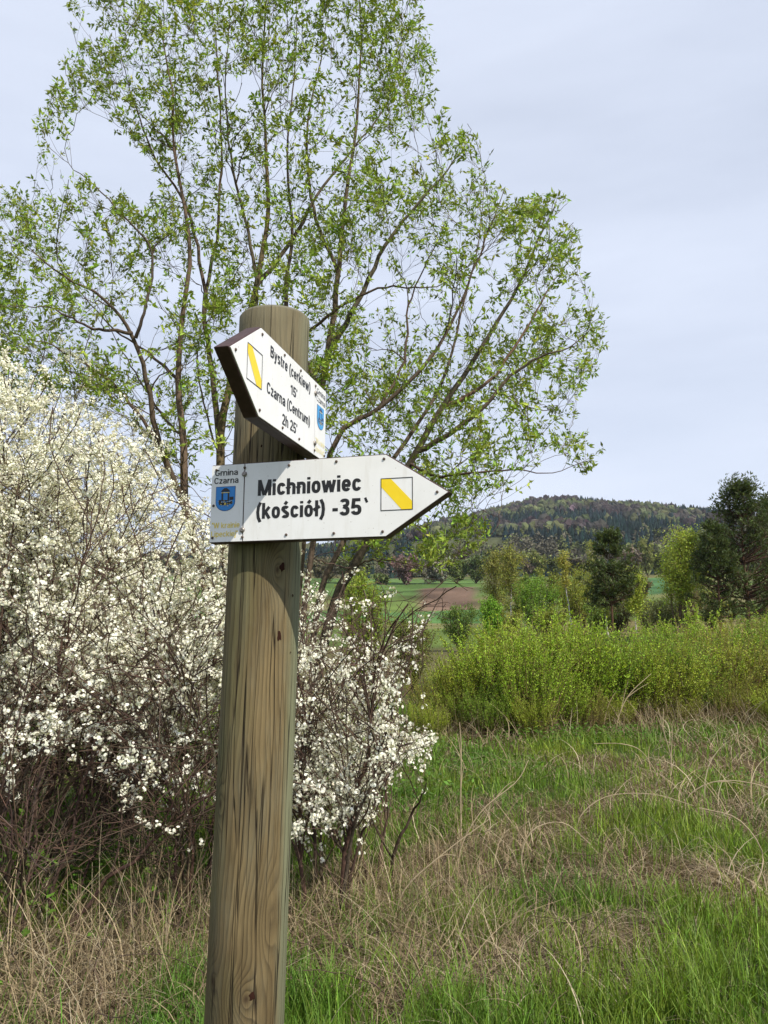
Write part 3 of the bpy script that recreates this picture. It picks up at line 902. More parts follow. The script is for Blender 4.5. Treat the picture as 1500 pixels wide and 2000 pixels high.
# ------------------------------------------------------------------ the big multi-stemmed willow
def big_willow():
    r = rng(77)
    YB = 8.2
    # stems as points of the photograph carried out to the tree's own distance: (x, y, distance)
    stems = [
        ([(500, 1560, 8.2), (430, 1250, 8.1), (365, 1000, 8.0), (360, 860, 8.0), (346, 740, 8.0), (358, 620, 7.9), (372, 480, 7.8), (345, 330, 7.7), (332, 170, 7.7), (310, 30, 7.6)], .085),
        ([(365, 1000, 8.0), (312, 870, 7.7), (290, 760, 7.5), (258, 650, 7.3), (190, 575, 7.1), (110, 530, 6.9), (40, 470, 6.8)], .055),
        ([(265, 660, 7.3), (280, 610, 7.2), (300, 500, 7.2), (240, 420, 7.0), (170, 350, 7.0), (110, 300, 6.9)], .03),
        ([(258, 650, 7.3), (180, 640, 7.0), (90, 600, 6.9), (0, 600, 6.7)], .028),
        ([(520, 1560, 8.2), (450, 1150, 8.3), (428, 890, 8.3), (452, 740, 8.3), (500, 560, 8.3), (525, 420, 8.4), (520, 300, 8.4), (512, 120, 8.4), (528, -60, 8.4)], .095),
        ([(430, 880, 8.3), (415, 720, 8.6), (398, 600, 8.8), (425, 450, 9.0), (432, 300, 9.0), (425, 120, 9.0), (408, -40, 9.0)], .055),
        ([(405, 600, 8.8), (370, 420, 8.8), (300, 300, 8.7), (255, 180, 8.6), (225, 60, 8.5)], .035),
        ([(455, 735, 8.3), (500, 590, 8.0), (490, 480, 7.9), (455, 330, 7.8), (440, 180, 7.7), (450, 20, 7.6)], .045),
        ([(500, 560, 8.3), (570, 470, 8.5), (620, 380, 8.6), (690, 290, 8.8), (760, 200, 8.9), (800, 120, 9.0)], .045),
        ([(545, 1560, 8.4), (580, 1150, 8.6), (612, 850, 8.8), (640, 690, 8.8), (662, 540, 8.8), (672, 400, 8.8), (695, 250, 8.9), (706, 90, 9.0), (700, -60, 9.0)], .090),
        ([(640, 690, 8.8), (700, 590, 8.6), (752, 480, 8.5), (815, 400, 8.4), (875, 330, 8.3), (920, 270, 8.2)], .055),
        ([(662, 540, 8.8), (610, 400, 9.0), (600, 250, 9.1), (630, 100, 9.2), (650, -40, 9.2)], .04),
        ([(560, 1540, 8.2), (600, 1150, 8.0), (650, 870, 7.8), (740, 800, 7.7), (830, 712, 7.6), (878, 640, 7.6), (920, 540, 7.5), (960, 440, 7.5), (985, 370, 7.5)], .055),
        ([(740, 800, 7.7), (790, 700, 7.8), (800, 590, 7.9), (850, 480, 8.0), (890, 400, 8.0)], .03),
        ([(600, 650, 8.4), (680, 590, 8.1), (760, 560, 8.0), (850, 560, 7.9), (940, 500, 7.8)], .03),
        ([(570, 1560, 8.3), (640, 1220, 8.3), (690, 1110, 8.2), (745, 1000, 8.2), (800, 905, 8.1), (850, 815, 8.0), (905, 735, 8.0), (965, 640, 8.0), (1020, 545, 8.0), (1060, 450, 8.0), (1085, 400, 8.0)], .095),
        ([(570, 1560, 8.3), (620, 1200, 8.5), (660, 1075, 8.6), (775, 885, 8.7), (840, 790, 8.8), (880, 700, 8.9), (905, 590, 9.0), (935, 470, 9.0), (945, 370, 9.0)], .06),
        ([(820, 880, 8.1), (880, 845, 7.9), (940, 800, 7.8), (990, 740, 7.7), (1050, 700, 7.6), (1110, 680, 7.6), (1155, 640, 7.6)], .05),
        ([(860, 800, 8.0), (960, 740, 8.2), (1030, 640, 8.3), (1075, 560, 8.3), (1120, 500, 8.3)], .035),
        ([(800, 905, 8.1), (850, 930, 7.8), (920, 924, 7.6), (1000, 918, 7.5), (1080, 922, 7.4), (1160, 895, 7.3)], .026),
        ([(690, 1110, 8.2), (720, 1095, 7.8), (770, 1096, 7.6), (832, 1106, 7.4), (865, 1060, 7.4), (920, 1025, 7.3)], .017),
        ([(300, 850, 7.6), (230, 760, 7.6), (150, 700, 7.5), (60, 660, 7.4), (-40, 640, 7.3)], .03),
        ([(346, 740, 8.0), (290, 690, 8.4), (220, 640, 8.7), (150, 560, 8.9), (100, 480, 9.0)], .03),
        ([(360, 860, 8.0), (310, 800, 8.4), (260, 720, 8.8), (215, 640, 9.0), (190, 560, 9.2)], .025),
        ([(428, 890, 8.3), (400, 800, 8.0), (385, 700, 7.8), (400, 620, 7.7), (420, 540, 7.6)], .022),
        ([(960, 760, 7.8), (1020, 790, 7.6), (1070, 800, 7.5), (1120, 765, 7.5)], .016),
        ([(620, 760, 8.7), (560, 600, 9.2), (570, 450, 9.4), (560, 300, 9.5), (575, 150, 9.6), (580, -30, 9.6)], .05),
        ([(745, 1000, 8.2), (800, 1020, 7.7), (850, 1050, 7.5), (900, 1040, 7.4)], .014),
        ([(690, 1110, 8.2), (640, 1100, 7.9), (620, 1085, 7.7), (760, 1060, 7.4), (830, 1030, 7.3)], .012),
    ]
    P0, R0 = [], []
    for pts, w_ in stems:
        q = np.array([at(a, b, c_) for a, b, c_ in pts])
        s = spline(q, 26)
        s[1:-1] += r.normal(0, 0.007, s[1:-1].shape)
        P0.append(s)
        R0.append(w_ * .66 * np.linspace(1, .13, 26) ** 1.15)
    P0, R0 = np.array(P0), np.array(R0)
    base = np.array([at(560, 1560, 8.2)[0], 8.2, 0.0])
    base[2] = float(zg(base[0], base[1]))
    for j in (0, 4, 9, 12, 15, 16):
        P0[j, 0] = base + np.array([r.uniform(-.35, .35), r.uniform(-.3, .3), -.15])
    crown = [(120, -250), (860, -250), (835, 60), (852, 130), (872, 205), (930, 250), (958, 300), (952, 345), (1010, 388), (1098, 372), (1115, 410), (1135, 480), (1150, 550), (1185, 620), (1185, 690), (1140, 760), (1130, 835), (1172, 862), (1188, 912), (1075, 946),
             (950, 960), (890, 985), (960, 1020), (940, 1080), (860, 1115), (640, 1120), (600, 900), (440, 960), (340, 960), (300, 860), (190, 800), (-200, 800), (-200, 380), (5, 362), (90, 345), (68, 250), (85, 170), (128, 90)]
    hole = [(140, 215), (240, 260), (300, 330), (285, 420), (215, 350), (130, 330)]

    def ok(P, mar=0):
        x, y = to_px(P)
        return inside(crown, x, y) & ~inside(hole, x, y)

    # branches reach for points spread evenly through the crown, each from the nearest older wood below it
    tg = []
    while len(tg) < 900:
        qx, qy = r.uniform(-150, 1190), r.uniform(-230, 1110)
        Y = float(np.clip(r.normal(8.2, .85), 6.4, 10.2))
        if inside(crown, np.array([qx]), np.array([qy]))[0] and not inside(hole, np.array([qx]), np.array([qy]))[0]:
            tg.append(at(qx, qy, Y))
    tg = np.array(tg)
    n0 = 6
    nodes = P0[:, n0:].reshape(-1, 3)
    ntan = norm(np.gradient(P0, axis=1))[:, n0:].reshape(-1, 3)
    nrad = R0[:, n0:].reshape(-1)
    d0 = np.array([np.min(np.linalg.norm(nodes - q, axis=1)) for q in tg])
    A, AR = [], []
    for q in tg[np.argsort(d0)]:
        v = q - nodes
        dist = np.linalg.norm(v, axis=1)
        cost = dist + 2.4 * np.maximum(0, .45 * dist - v[:, 2]) - .3 * np.sum(v * ntan, 1)
        i = int(np.argmin(cost))
        ln = dist[i]
        if ln < .12 or ln > 2.6:
            continue
        d_ = v[i] / ln
        c1 = nodes[i] + norm(ntan[i] * .8 + d_ * .5) * ln * .38
        c2 = q - norm(d_ + np.array([0, 0, .35])) * ln * .32
        u = np.linspace(0, 1, 8)[:, None]
        bz = (1 - u) ** 3 * nodes[i] + 3 * u * (1 - u) ** 2 * c1 + 3 * u * u * (1 - u) * c2 + u ** 3 * q
        bz[1:-1] += r.normal(0, .008 + .005 * ln, (6, 3))
        rr_ = min(nrad[i] * .62, .004 + .007 * ln) * np.linspace(1, .35, 8)
        A.append(bz)
        AR.append(rr_)
        nodes = np.vstack([nodes, bz[2:]])
        ntan = np.vstack([ntan, norm(np.gradient(bz, axis=0))[2:]])
        nrad = np.concatenate([nrad, rr_[2:]])
    A, AR = np.array(A), np.clip(np.array(AR), .0028, .014)
    src = np.concatenate([A, P0[:, -8:]])
    srr = np.concatenate([AR, np.clip(R0[:, -8:], .004, .03)])
    B, BR = grow(r, src, srr, 3300, .2, 1.0, (.18, .6), .6, .22, .13, 5, .35, .6)
    BR = np.clip(BR, .0016, .0045)
    m = ok(B[:, -1])
    B, BR = B[m], BR[m]
    T_, TR = grow(r, np.concatenate([B, B, A[:, 3:]]), np.concatenate([BR, BR, AR[:, 3:]]), 8200, .2, 1.0, (.08, .26), .65, .12, .16, 4, .5, .6)
    TR = np.clip(TR, .0012, .0024)
    m = ok(T_[:, -1])
    T_, TR = T_[m], TR[m]
    barkc = np.array([0.108, 0.084, 0.062])
    root = empty('willow_tree', base)
    tag(root, 'tall many stemmed willow with fresh spring leaves behind the signpost', 'tree')
    off = base
    for j in range(len(P0)):
        V, F, t = tubes(P0[j:j + 1], R0[j:j + 1], 8 if R0[j, 0] > .022 else 6, jitter(r, 1, barkc, .12))
        nm = 'trunk' if R0[j, 0] > .053 else 'limb'
        link(nm, mesh_np(nm, V - off, F, M['bark'], t, True), root)
    V, F, t = join([tubes(A, AR, 4, jitter(r, len(A), (0.085, 0.060, 0.042), .2)), tubes(B, BR, 3, jitter(r, len(B), (0.088, 0.066, 0.042), .2)), tubes(T_[:, [0, 2, 3]], TR[:, [0, 2, 3]], 3, jitter(r, len(T_), (0.10, 0.085, 0.045), .2))])
    tag(link('branch_work', mesh_np('branch_work', V - off, F, M['twig'], t), root), kind='stuff')
    # leaf rosettes: one at each shoot tip, others along the shoot
    tip_p = [T_[:, -1], T_[:, 2], B[:, -1], B[:, 3]]
    tip_d = [norm(T_[:, -1] - T_[:, -2]), norm(T_[:, 2] - T_[:, 1]), norm(B[:, -1] - B[:, -2]), norm(B[:, 3] - B[:, 2])]
    C, Dn = np.concatenate(tip_p), np.concatenate(tip_d)
    dens = fbm3(C, 1.1, 5)
    keep = r.uniform(size=len(C)) < np.clip((dens - .22) * 3.6, .45, 1.0)
    C, Dn = C[keep], Dn[keep]
    per = 5
    n = len(C) * per
    Cc = np.repeat(C, per, 0) + r.normal(0, .012, (n, 3))
    D = norm(np.repeat(Dn, per, 0) * .55 + rand_dir(r, n) + np.array([0, 0, -.12]))
    ln = r.uniform(.028, .080, n)
    cl = np.repeat(jitter(r, len(C), (0.240, 0.330, 0.048), .26, .08), per, 0) * np.exp(r.normal(0, .14, (n, 1)))
    lf = leaves(Cc, D, norm(rand_dir(r, n) + np.array([0, -.1, .7])), ln, ln * .38, np.clip(cl, .005, .6))
    tag(link('crown', mesh_np('crown', lf[0] - off, lf[1], M['leaf'], lf[2]), root), kind='stuff')


big_willow()


# ------------------------------------------------------------------ blackthorn in blossom
def flowers(r, C, Nn, rad_, tint):
    """cupped flowers: five-sided uneven fan"""
    n = len(C)
    u_ = norm(np.cross(Nn, rand_dir(r, n)))
    v_ = np.cross(Nn, u_)
    a = np.arange(5) * 2 * math.pi / 5
    # one crumpled five-sided face each
    rim = C[:, None] + rad_[:, None, None] * (u_[:, None] * np.cos(a)[None, :, None] + v_[:, None] * np.sin(a)[None, :, None]) + Nn[:, None] * (rad_ * .35)[:, None, None] * r.uniform(.2, 1.2, (n, 5, 1))
    return rim.reshape(-1, 3), np.arange(n * 5).reshape(n, 5), np.repeat(tint, 5, 0)


def flowers_far(r, C, Nn, rad_, tint):
    n = len(C)
    u_ = norm(np.cross(Nn, rand_dir(r, n)))
    v_ = np.cross(Nn, u_)
    R_ = rad_[:, None]
    V = np.stack([C + u_ * R_ + Nn * R_ * .3, C + v_ * R_ * .9 - Nn * R_ * .15, C - u_ * R_ + Nn * R_ * .3, C - v_ * R_ * .9 - Nn * R_ * .15], 1).reshape(-1, 3)
    return V, np.arange(n * 4).reshape(n, 4), np.repeat(tint, 4, 0)


def blackthorn(seed, base, height, spread, label, nst=16, n1=220, n2=1100, n3=1800, bloom=(0.8, 9.9), dens=.42, per=16, env=None, frad=.0105, lean=(0, 0), cl_r=.020, arch=0.25, bias=0.0, far=False):
    r = rng(seed)
    base = np.array([base[0], base[1], float(zg(base[0], base[1]))])
    K = 14
    a = r.uniform(0, 2 * math.pi, nst)
    q = np.sqrt(r.uniform(0.03, 1, nst))
    k_ = np.linspace(0, 1, K)
    tip = np.stack([np.cos(a) * q * spread + lean[0], np.sin(a) * q * spread * .8 + lean[1], height * r.uniform(.6, 1.0, nst) * (1 - .3 * q)], -1)
    P = tip[:, None] * np.stack([k_ ** 1.2, k_ ** 1.2, k_ ** (1 - arch * .6)], -1)[None]
    P[:, :, :2] += (np.stack([np.cos(a), np.sin(a)], -1) * q[:, None] * .3)[:, None]
    P[:, 1:] += np.cumsum(r.normal(0, .022, P[:, 1:].shape), 1)
    P[:, 0, 2] = -.1
    P = P + base
    R0 = r.uniform(.007, .016, (nst, 1)) * np.linspace(1, .25, K)[None]
    if env is not None:
        m = inside(env, *to_px(P[:, -1])) & inside(env, *to_px(P[:, -4]))
        m[:3] = True
        P[:3] = base + (P[:3] - base) * np.array([.35, 1, .75])
        P, R0 = P[m], R0[m]
        nst = len(P)
    A, AR = grow(r, P, R0, n1, .10, 1, (.4, 1.1), .75, .12, .13, 8, .3, .5, droop=.15)
    AR = np.clip(AR, .0035, .010)
    B, BR = grow(r, np.concatenate([A, A, P[:, -8:]]), np.concatenate([AR, AR, R0[:, -8:]]), n2, .1, 1, (.16, .5), .85, .06, .13, 6, .4, .6, droop=.12)
    B, BR = B[:, [0, 1, 3, 4, 5]], BR[:, [0, 1, 3, 4, 5]]
    BR = np.clip(BR, .0018, .0045)
    T_, TR = grow(r, B, BR, n3, .1, 1, (.06, .2), .9, .05, .18, 4, .5, .7)
    TR = np.clip(TR, .0012, .0024)
    if env is not None:
        f = lambda X: inside(env, *to_px(X))
        m = f(A[:, -1]) & f(A[:, 4])
        A, AR = A[m], AR[m]
        m = f(B[:, -1]) & f(B[:, 2])
        B, BR = B[m], BR[m]
        m = f(T_[:, -1])
        T_, TR = T_[m], TR[m]
    root = empty('blackthorn_shrub', base)
    tag(root, label, 'shrub', 'blossoming blackthorn thicket')
    tw = np.array([0.078, 0.053, 0.040])
    V, F, t = tubes(P, R0, 6, jitter(r, nst, tw * 1.1, .15))
    link('stems', mesh_np('stems', V - base, F, M['bark'], t, True), root)
    V, F, t = join([tubes(A, AR, 4, jitter(r, len(A), tw, .2)), tubes(B, BR, 3, jitter(r, len(B), tw * 1.1, .2)), tubes(T_[:, [0, 2, 3]], TR[:, [0, 2, 3]], 3, jitter(r, len(T_), tw * 1.2, .2))])
    tag(link('twigs', mesh_np('twigs', V - base, F, M['twig'], t), root), kind='stuff')
    # blossom clustered in sleeves along chosen twigs
    Q = np.concatenate([B[:, [0, 1, 2, 4]], T_])
    mid = Q[:, 2]
    nz = .5 + (fbm3(mid, 1.3, seed + 3, 3) - .5) * 1.7 + .95 * (fbm3(mid, 4.0, seed + 5, 2) - .5) + bias
    zf = sstep(bloom[0] - .25, bloom[0] + .3, mid[:, 2] - base[2])
    sel = r.uniform(size=len(Q)) < np.clip((nz - (1 - dens)) * 7, 0.02, 1) * zf * .9
    Q = Q[sel]
    n = len(Q) * per
    t = np.tile((np.arange(per) + .5) / per, len(Q)) + r.normal(0, .03, n)
    idx = np.repeat(np.arange(len(Q)), per)
    # knots of flowers: positions gather at a few places along the twig
    tk = np.round(t * 3.4 + r.normal(0, .2, n)) / 3.4
    p, T, _, _ = sample_line(Q, idx, np.clip(tk + r.normal(0, .02, n), .02, .99))
    d = rand_dir(r, n)
    d = norm(d - T * np.sum(d * T, 1, keepdims=True) * .4)
    C = p + d * (cl_r * r.uniform(.5, 1.1, n))[:, None]
    cream = jitter(r, n, (0.87, 0.865, 0.76), .05, .02)
    V, F, tt = (flowers_far if far else flowers)(r, C, d, frad * r.uniform(.7, 1.2, n), np.clip(cream, 0, .9))
    tag(link('blossom', mesh_np('blossom', V - base, F, M['petal'], tt), root), kind='stuff')
    return root


env_l = [(-500, 400), (0, 545), (90, 605), (180, 700), (265, 790), (335, 875), (362, 960), (440, 985), (560, 1050), (560, 1640), (-500, 1800)]
env_r = [(420, 1060), (600, 1068), (640, 1105), (740, 1112), (790, 1160), (870, 1125), (925, 1150), (925, 1205), (850, 1225), (835, 1300), (780, 1340), (800, 1400), (860, 1425), (840, 1470), (790, 1490), (740, 1555), (700, 1590), (600, 1600), (560, 1650), (400, 1640)]
blackthorn(201, (-3.3, 6.9), 5.2, 1.9, 'tall blackthorn at the back of the thicket, its crown reaching into the willow', 22, 340, 2100, 1700, (1.0, 9), .72, 31, env_l, .0125, cl_r=.027, far=True)
blackthorn(208, (-4.3, 6.2), 4.8, 1.6, 'tall blackthorn in full blossom at the outer end of the thicket', 18, 260, 1500, 1200, (1.0, 9), .72, 29, env_l, .0125, cl_r=.027, far=True)
blackthorn(202, (-1.95, 6.3), 3.9, 1.5, 'blackthorn covered in cream blossom close to the willow trunks', 20, 300, 1900, 1500, (.9, 9), .69, 33, env_l, .0118, cl_r=.026, far=True)
blackthorn(203, (-2.4, 5.2), 3.0, 1.3, 'dense white flowering blackthorn with a dark twiggy hollow below', 16, 220, 1200, 900, (1.05, 9), .60, 29, env_l, .0092, cl_r=.022)
blackthorn(204, (-1.15, 4.9), 2.5, 1.1, 'blackthorn with long white flowering sprays just beside the wooden post', 15, 200, 1150, 850, (.70, 9), .62, 30, env_l, .0088, cl_r=.021)
blackthorn(205, (-2.0, 4.5), 2.2, 1.1, 'low blackthorn with bare stems and scattered flower tufts above dry grass', 10, 150, 700, 500, (1.0, 9), .52, 28, env_l, .0085, cl_r=.021)
blackthorn(206, (-0.32, 5.0), 2.45, 1.0, 'spreading white blackthorn behind the wooden post', 14, 200, 1250, 850, (.36, 9), .67, 27, env_r, .0090, lean=(.2, 0), cl_r=.021)
blackthorn(207, (0.0, 5.6), 2.0, 1.0, 'thin outer blackthorn with sparse blossom sprays over the green meadow', 8, 130, 560, 450, (.4, 9), .64, 22, env_r, .0092, lean=(.2, 0), cl_r=.021)

# ------------------------------------------------------------------ signpost
POST_R = 0.0715
POST_Y = 1.503


def post_axis(z):
    return -0.249 + 0.01734 * (z - CAM_Z + 0.674)


def pz(py, Y=1.435):
    return CAM_Z + Y * math.tan(TILT - math.atan((py - 1000) / 1500.0))


POST_TOP = CAM_Z + 0.655


def build_post():
    r = rng(3)
    ns, zs = 96, np.concatenate([np.linspace(-0.25, POST_TOP - 0.004, 90)])
    ang = np.linspace(-math.pi, math.pi, ns + 1)            # 0 faces the camera; seam at the back
    V, UV = [], []
    for z in zs:
        rr = POST_R * (1 + 0.010 * np.sin(ang * 2 + z * 1.3) + 0.006 * np.sin(ang * 5 + z * 3.1) + 0.012 * (fbm(np.cos(ang) * 3 + 9, np.sin(ang) * 3 + z * 3, 8, 2) - 0.5))
        x = post_axis(z) + rr * np.sin(ang)
        y = POST_Y - rr * np.cos(ang)
        V.append(np.stack([x, y, np.full(ns + 1, z)], -1))
        UV.append(np.stack([POST_R * ang, np.full(ns + 1, z), np.zeros(ns + 1)], -1))
    for f, dz in [(0.985, 0.0035), (0.95, 0.0065), (0.90, 0.008), (0.62, 0.0085), (0.25, 0.009)]:
        z = POST_TOP - 0.004 + dz
        V.append(np.stack([post_axis(z) + POST_R * f * np.sin(ang), POST_Y - POST_R * f * np.cos(ang), np.full(ns + 1, z)], -1))
        UV.append(np.stack([POST_R * ang, np.full(ns + 1, z), np.full(ns + 1, 1.0)], -1))
    V = np.array(V)
    UV = np.array(UV)
    nr_ = len(V)
    i = np.arange(nr_ * (ns + 1)).reshape(nr_, ns + 1)
    F = np.stack([i[:-1, :-1], i[:-1, 1:], i[1:, 1:], i[1:, :-1]], -1).reshape(-1, 4)
    V = V.reshape(-1, 3)
    top = np.array([[post_axis(POST_TOP), POST_Y, POST_TOP + 0.005]])
    V2 = np.vstack([V, top])
    F3 = np.stack([i[-1, :-1], i[-1, 1:], np.full(ns, len(V))], -1)
    me = mesh_np('post', V2, [F, F3], None, None, True)
    a = me.attributes.new('wood', 'FLOAT_VECTOR', 'POINT')
    a.data.foreach_set('vector', np.vstack([UV.reshape(-1, 3), [[0, POST_TOP, 1.0]]]).astype(np.float32).ravel())
    k = NT('weathered_pine_post')
    n = k.t.nodes.new('ShaderNodeAttribute')
    n.attribute_name = 'wood'
    s = k.sep(n.outputs['Vector'])
    uu, vv = s[0], s[1]
    ue = uu
    knots = [(-0.060, pz(1575), 0.024, 0.050, 0.95), (-0.057, pz(1925), 0.026, 0.045, 0.95), (0.012, pz(1950), 0.026, 0.035, 0.9), (0.036, pz(1112), 0.018, 0.035, 0.8), (0.052, pz(1795), 0.024, 0.075, 0.7),
             (-0.085, pz(800), 0.02, 0.035, 0.9), (0.02, pz(1330), 0.05, 0.16, -0.35)]
    kd = None
    for (u0, v0, ka, kb, st) in knots:
        du = k.math('SUBTRACT', uu, u0)
        dv = k.math('SUBTRACT', vv, v0)
        q = k.math('ADD', k.math('POWER', k.math('ABSOLUTE', k.math('DIVIDE', du, ka)), 2.0), k.math('POWER', k.math('ABSOLUTE', k.math('DIVIDE', dv, kb)), 2.0))
        e = k.math('EXPONENT', k.math('MULTIPLY', q, -1.0))
        ue = k.math('SUBTRACT', ue, k.math('MULTIPLY', k.math('MULTIPLY', du, e), st))
        # the rings climb round the knot
        ue = k.math('ADD', ue, k.math('MULTIPLY', e, 0.034 * (1 if st > 0 else 0)))
        if st > 0.75:
            kk = k.math('EXPONENT', k.math('MULTIPLY', q, -22.0))
            kd = kk if kd is None else k.math('MAXIMUM', kd, kk)
    w1 = k.noise(k.comb(k.math('MULTIPLY', uu, 7.0), k.math('MULTIPLY', vv, 1.7), 0.0), 1.0, 3.0, 0.5)
    w2 = k.noise(k.comb(k.math('MULTIPLY', uu, 40.0), k.math('MULTIPLY', vv, 9.0), 2.0), 1.0, 2.0, 0.5)
    ue = k.math('ADD', ue, k.math('MULTIPLY', k.math('SUBTRACT', w1, 0.5), 0.085))
    ue = k.math('ADD', ue, k.math('MULTIPLY', k.math('SUBTRACT', w2, 0.5), 0.006))
    rings = k.math('FRACT', k.math('MULTIPLY', ue, 1 / 0.0098))
    # early wood fades into a dark late-wood line
    late = k.math('POWER', rings, 2.2)
    late = k.math('MULTIPLY', late, k.rng(rings, 0.86, 1.0, 1.0, 0.0))
    amt = k.rng(k.noise(k.comb(k.math('MULTIPLY', uu, 20.0), k.math('MULTIPLY', vv, 3.0), 7.0), 1.0, 3.0), 0.3, 0.7, 0.5, 1.0)
    late = k.math('MULTIPLY', late, amt)
    fibre = k.noise(k.comb(k.math('MULTIPLY', uu, 900.0), k.math('MULTIPLY', vv, 14.0), 0.0), 1.0, 4.0, 0.65)
    crk_n = k.noise(k.comb(k.math('MULTIPLY', uu, 75.0), k.math('MULTIPLY', vv, 1.5), 3.0), 1.0, 2.0, 0.4)
    crack = k.math('SUBTRACT', 1.0, k.rng(k.math('ABSOLUTE', k.math('SUBTRACT', crk_n, 0.5)), 0.0, 0.022))
    crk_m = k.noise(k.comb(k.math('MULTIPLY', uu, 30.0), k.math('MULTIPLY', vv, 4.0), 5.0), 1.0, 2.0)
    crack = k.math('MULTIPLY', crack, k.rng(crk_m, 0.40, 0.52))
    blot = k.noise(k.comb(k.math('MULTIPLY', uu, 14.0), k.math('MULTIPLY', vv, 3.2), 1.0), 1.0, 4.0, 0.6)
    base = k.mix(k.rng(blot, 0.34, 0.66), (0.145, 0.107, 0.050), (0.270, 0.204, 0.102))
    base = k.mix(k.rng(k.noise(k.comb(k.math('MULTIPLY', uu, 9.0), k.math('MULTIPLY', vv, 2.0), 11.0), 1.0, 3.0), 0.5, 0.72), base, (0.20, 0.19, 0.085))
    base = k.mix(k.math('MINIMUM', k.math('MULTIPLY', late, 1.0), 1.0), base, (0.030, 0.021, 0.012))
    base = k.mix(k.rng(fibre, 0.25, 0.75, 0.55, 0.0), base, (0.06, 0.045, 0.026))
    grey = k.noise(k.comb(k.math('MULTIPLY', uu, 30.0), k.math('MULTIPLY', vv, 5.0), 21.0), 1.0, 5.0, 0.7)
    base = k.mix(k.rng(grey, 0.45, 0.68, 0.0, 0.30), base, (0.19, 0.19, 0.135))
    # impregnated grey-green strip where the salts stayed
    gm = k.math('MULTIPLY', k.rng(k.math('ADD', uu, k.math('MULTIPLY', k.math('SUBTRACT', blot, 0.5), 0.06)), 0.060, 0.088), 0.72)
    base = k.mix(gm, base, (0.195, 0.215, 0.135))
    # grey weathering near the cut top
    tm = k.math('MULTIPLY', k.rng(k.math('ADD', vv, k.math('MULTIPLY', k.math('SUBTRACT', blot, 0.5), 0.5)), POST_TOP - 0.32, POST_TOP - 0.12), 0.6)
    base = k.mix(tm, base, k.mix(fibre, (0.11, 0.10, 0.065), (0.26, 0.235, 0.16)))
    # colour darkens unevenly towards the foot
    dm = k.math('MULTIPLY', k.rng(k.math('ADD', vv, k.math('MULTIPLY', k.math('SUBTRACT', blot, 0.5), 0.9)), 1.28, 0.72), 0.62)
    base = k.mix(dm, base, k.mix(1.0, base, (0.50, 0.46, 0.44), 'MULTIPLY'))
    base = k.mix(crack, base, (0.018, 0.012, 0.008))
    base = k.mix(k.math('MULTIPLY', kd, 0.85), base, (0.035, 0.020, 0.012))
    # grey end grain on the cut top
    base = k.mix(s[2], base, (0.17, 0.16, 0.12))
    k.set(base, 0.82, 0.2)
    hgt = k.math('SUBTRACT', k.math('ADD', k.math('MULTIPLY', fibre, 0.35), k.math('MULTIPLY', late, 0.3)), k.math('MULTIPLY', crack, 2.0))
    k.bump(hgt, 0.8, 0.003)
    me.materials.append(k.m)
    root = link('signpost', me)
    tag(root, 'round weathered wooden post with knots and drying cracks', 'post')
    # small dark dead knots standing a little proud of the worn face
    kd_ = NT('dark_hole')
    kd_.set((0.03, 0.012, 0.008), 0.9, 0.1)
    for (px, py, w_, h_) in [(551, 1108, 0.008, 0.010), (545, 1243, 0.0045, 0.011), (492, 1946, 0.006, 0.008), (571, 1163, 0.0022, 0.003), (567, 1274, 0.0016, 0.002), (511, 871, 0.002, 0.003)]:
        z = pz(py)
        cx = post_axis(z)
        dd = ray(px, py)
        # meet the cylinder
        b_ = dd[0] * (0 - cx) + dd[1] * (0 - POST_Y)
        a_ = dd[0] ** 2 + dd[1] ** 2
        c_ = cx ** 2 + POST_Y ** 2 - POST_R ** 2
        tt = (-b_ - math.sqrt(max(b_ * b_ - a_ * c_, 0))) / a_
        hit = dd * tt + np.array([0, 0, CAM_Z])
        th0 = math.atan2(hit[0] - cx, POST_Y - hit[1])
        m = 11
        aa = np.linspace(0, 2 * math.pi, m, endpoint=False)
        rj = r.uniform(0.55, 1.15, m)
        pts = []
        for q, j in zip(aa, rj):
            t2 = th0 + w_ * j * math.cos(q) / POST_R
            z2 = hit[2] + h_ * j * math.sin(q)
            pts.append((post_axis(z2) + (POST_R * 1.014) * math.sin(t2), POST_Y - (POST_R * 1.014) * math.cos(t2), z2))
        cc = np.array([[cx + POST_R * 1.02 * math.sin(th0), POST_Y - POST_R * 1.02 * math.cos(th0), hit[2]]])
        Vh = np.vstack([np.array(pts), cc])
        Fh = np.array([(j, (j + 1) % m, m) for j in range(m)])
        link('knot', mesh_np('knot', Vh, Fh, kd_.m), root)
    return root


build_post()

# ------------------------------------------------------------------ arrow signs
k = NT('maroon_painted_board')
nz = k.noise(k.coord(), 60.0, 4.0, 0.6)
k.set(k.mix(k.rng(nz, 0.3, 0.7), (0.040, 0.019, 0.019), (0.068, 0.036, 0.037)), 0.55, 0.35)
k.bump(nz, 0.25, 0.001)
M['board'] = k.m
k = NT('white_enamel_plate')
o3 = k.coord()
s = k.sep(o3)
d1 = k.noise(o3, 14.0, 5.0, 0.6)
d2 = k.noise(k.comb(k.math('MULTIPLY', s[0], 60.0), 0.0, k.math('MULTIPLY', s[2], 9.0)), 1.0, 4.0, 0.6)
cw = k.mix(k.rng(d1, 0.35, 0.75), (0.80, 0.805, 0.81), (0.74, 0.745, 0.74))
cw = k.mix(k.rng(d2, 0.56, 0.80, 0.0, 0.32), cw, (0.50, 0.47, 0.40))
sp = k.noise(o3, 260.0, 2.0, 0.5)
cw = k.mix(k.rng(sp, 0.73, 0.76, 0.0, 0.6), cw, (0.25, 0.2, 0.16))
k.set(cw, k.rng(d1, 0.3, 0.7, 0.28, 0.42), 0.45)
M['plate'] = k.m


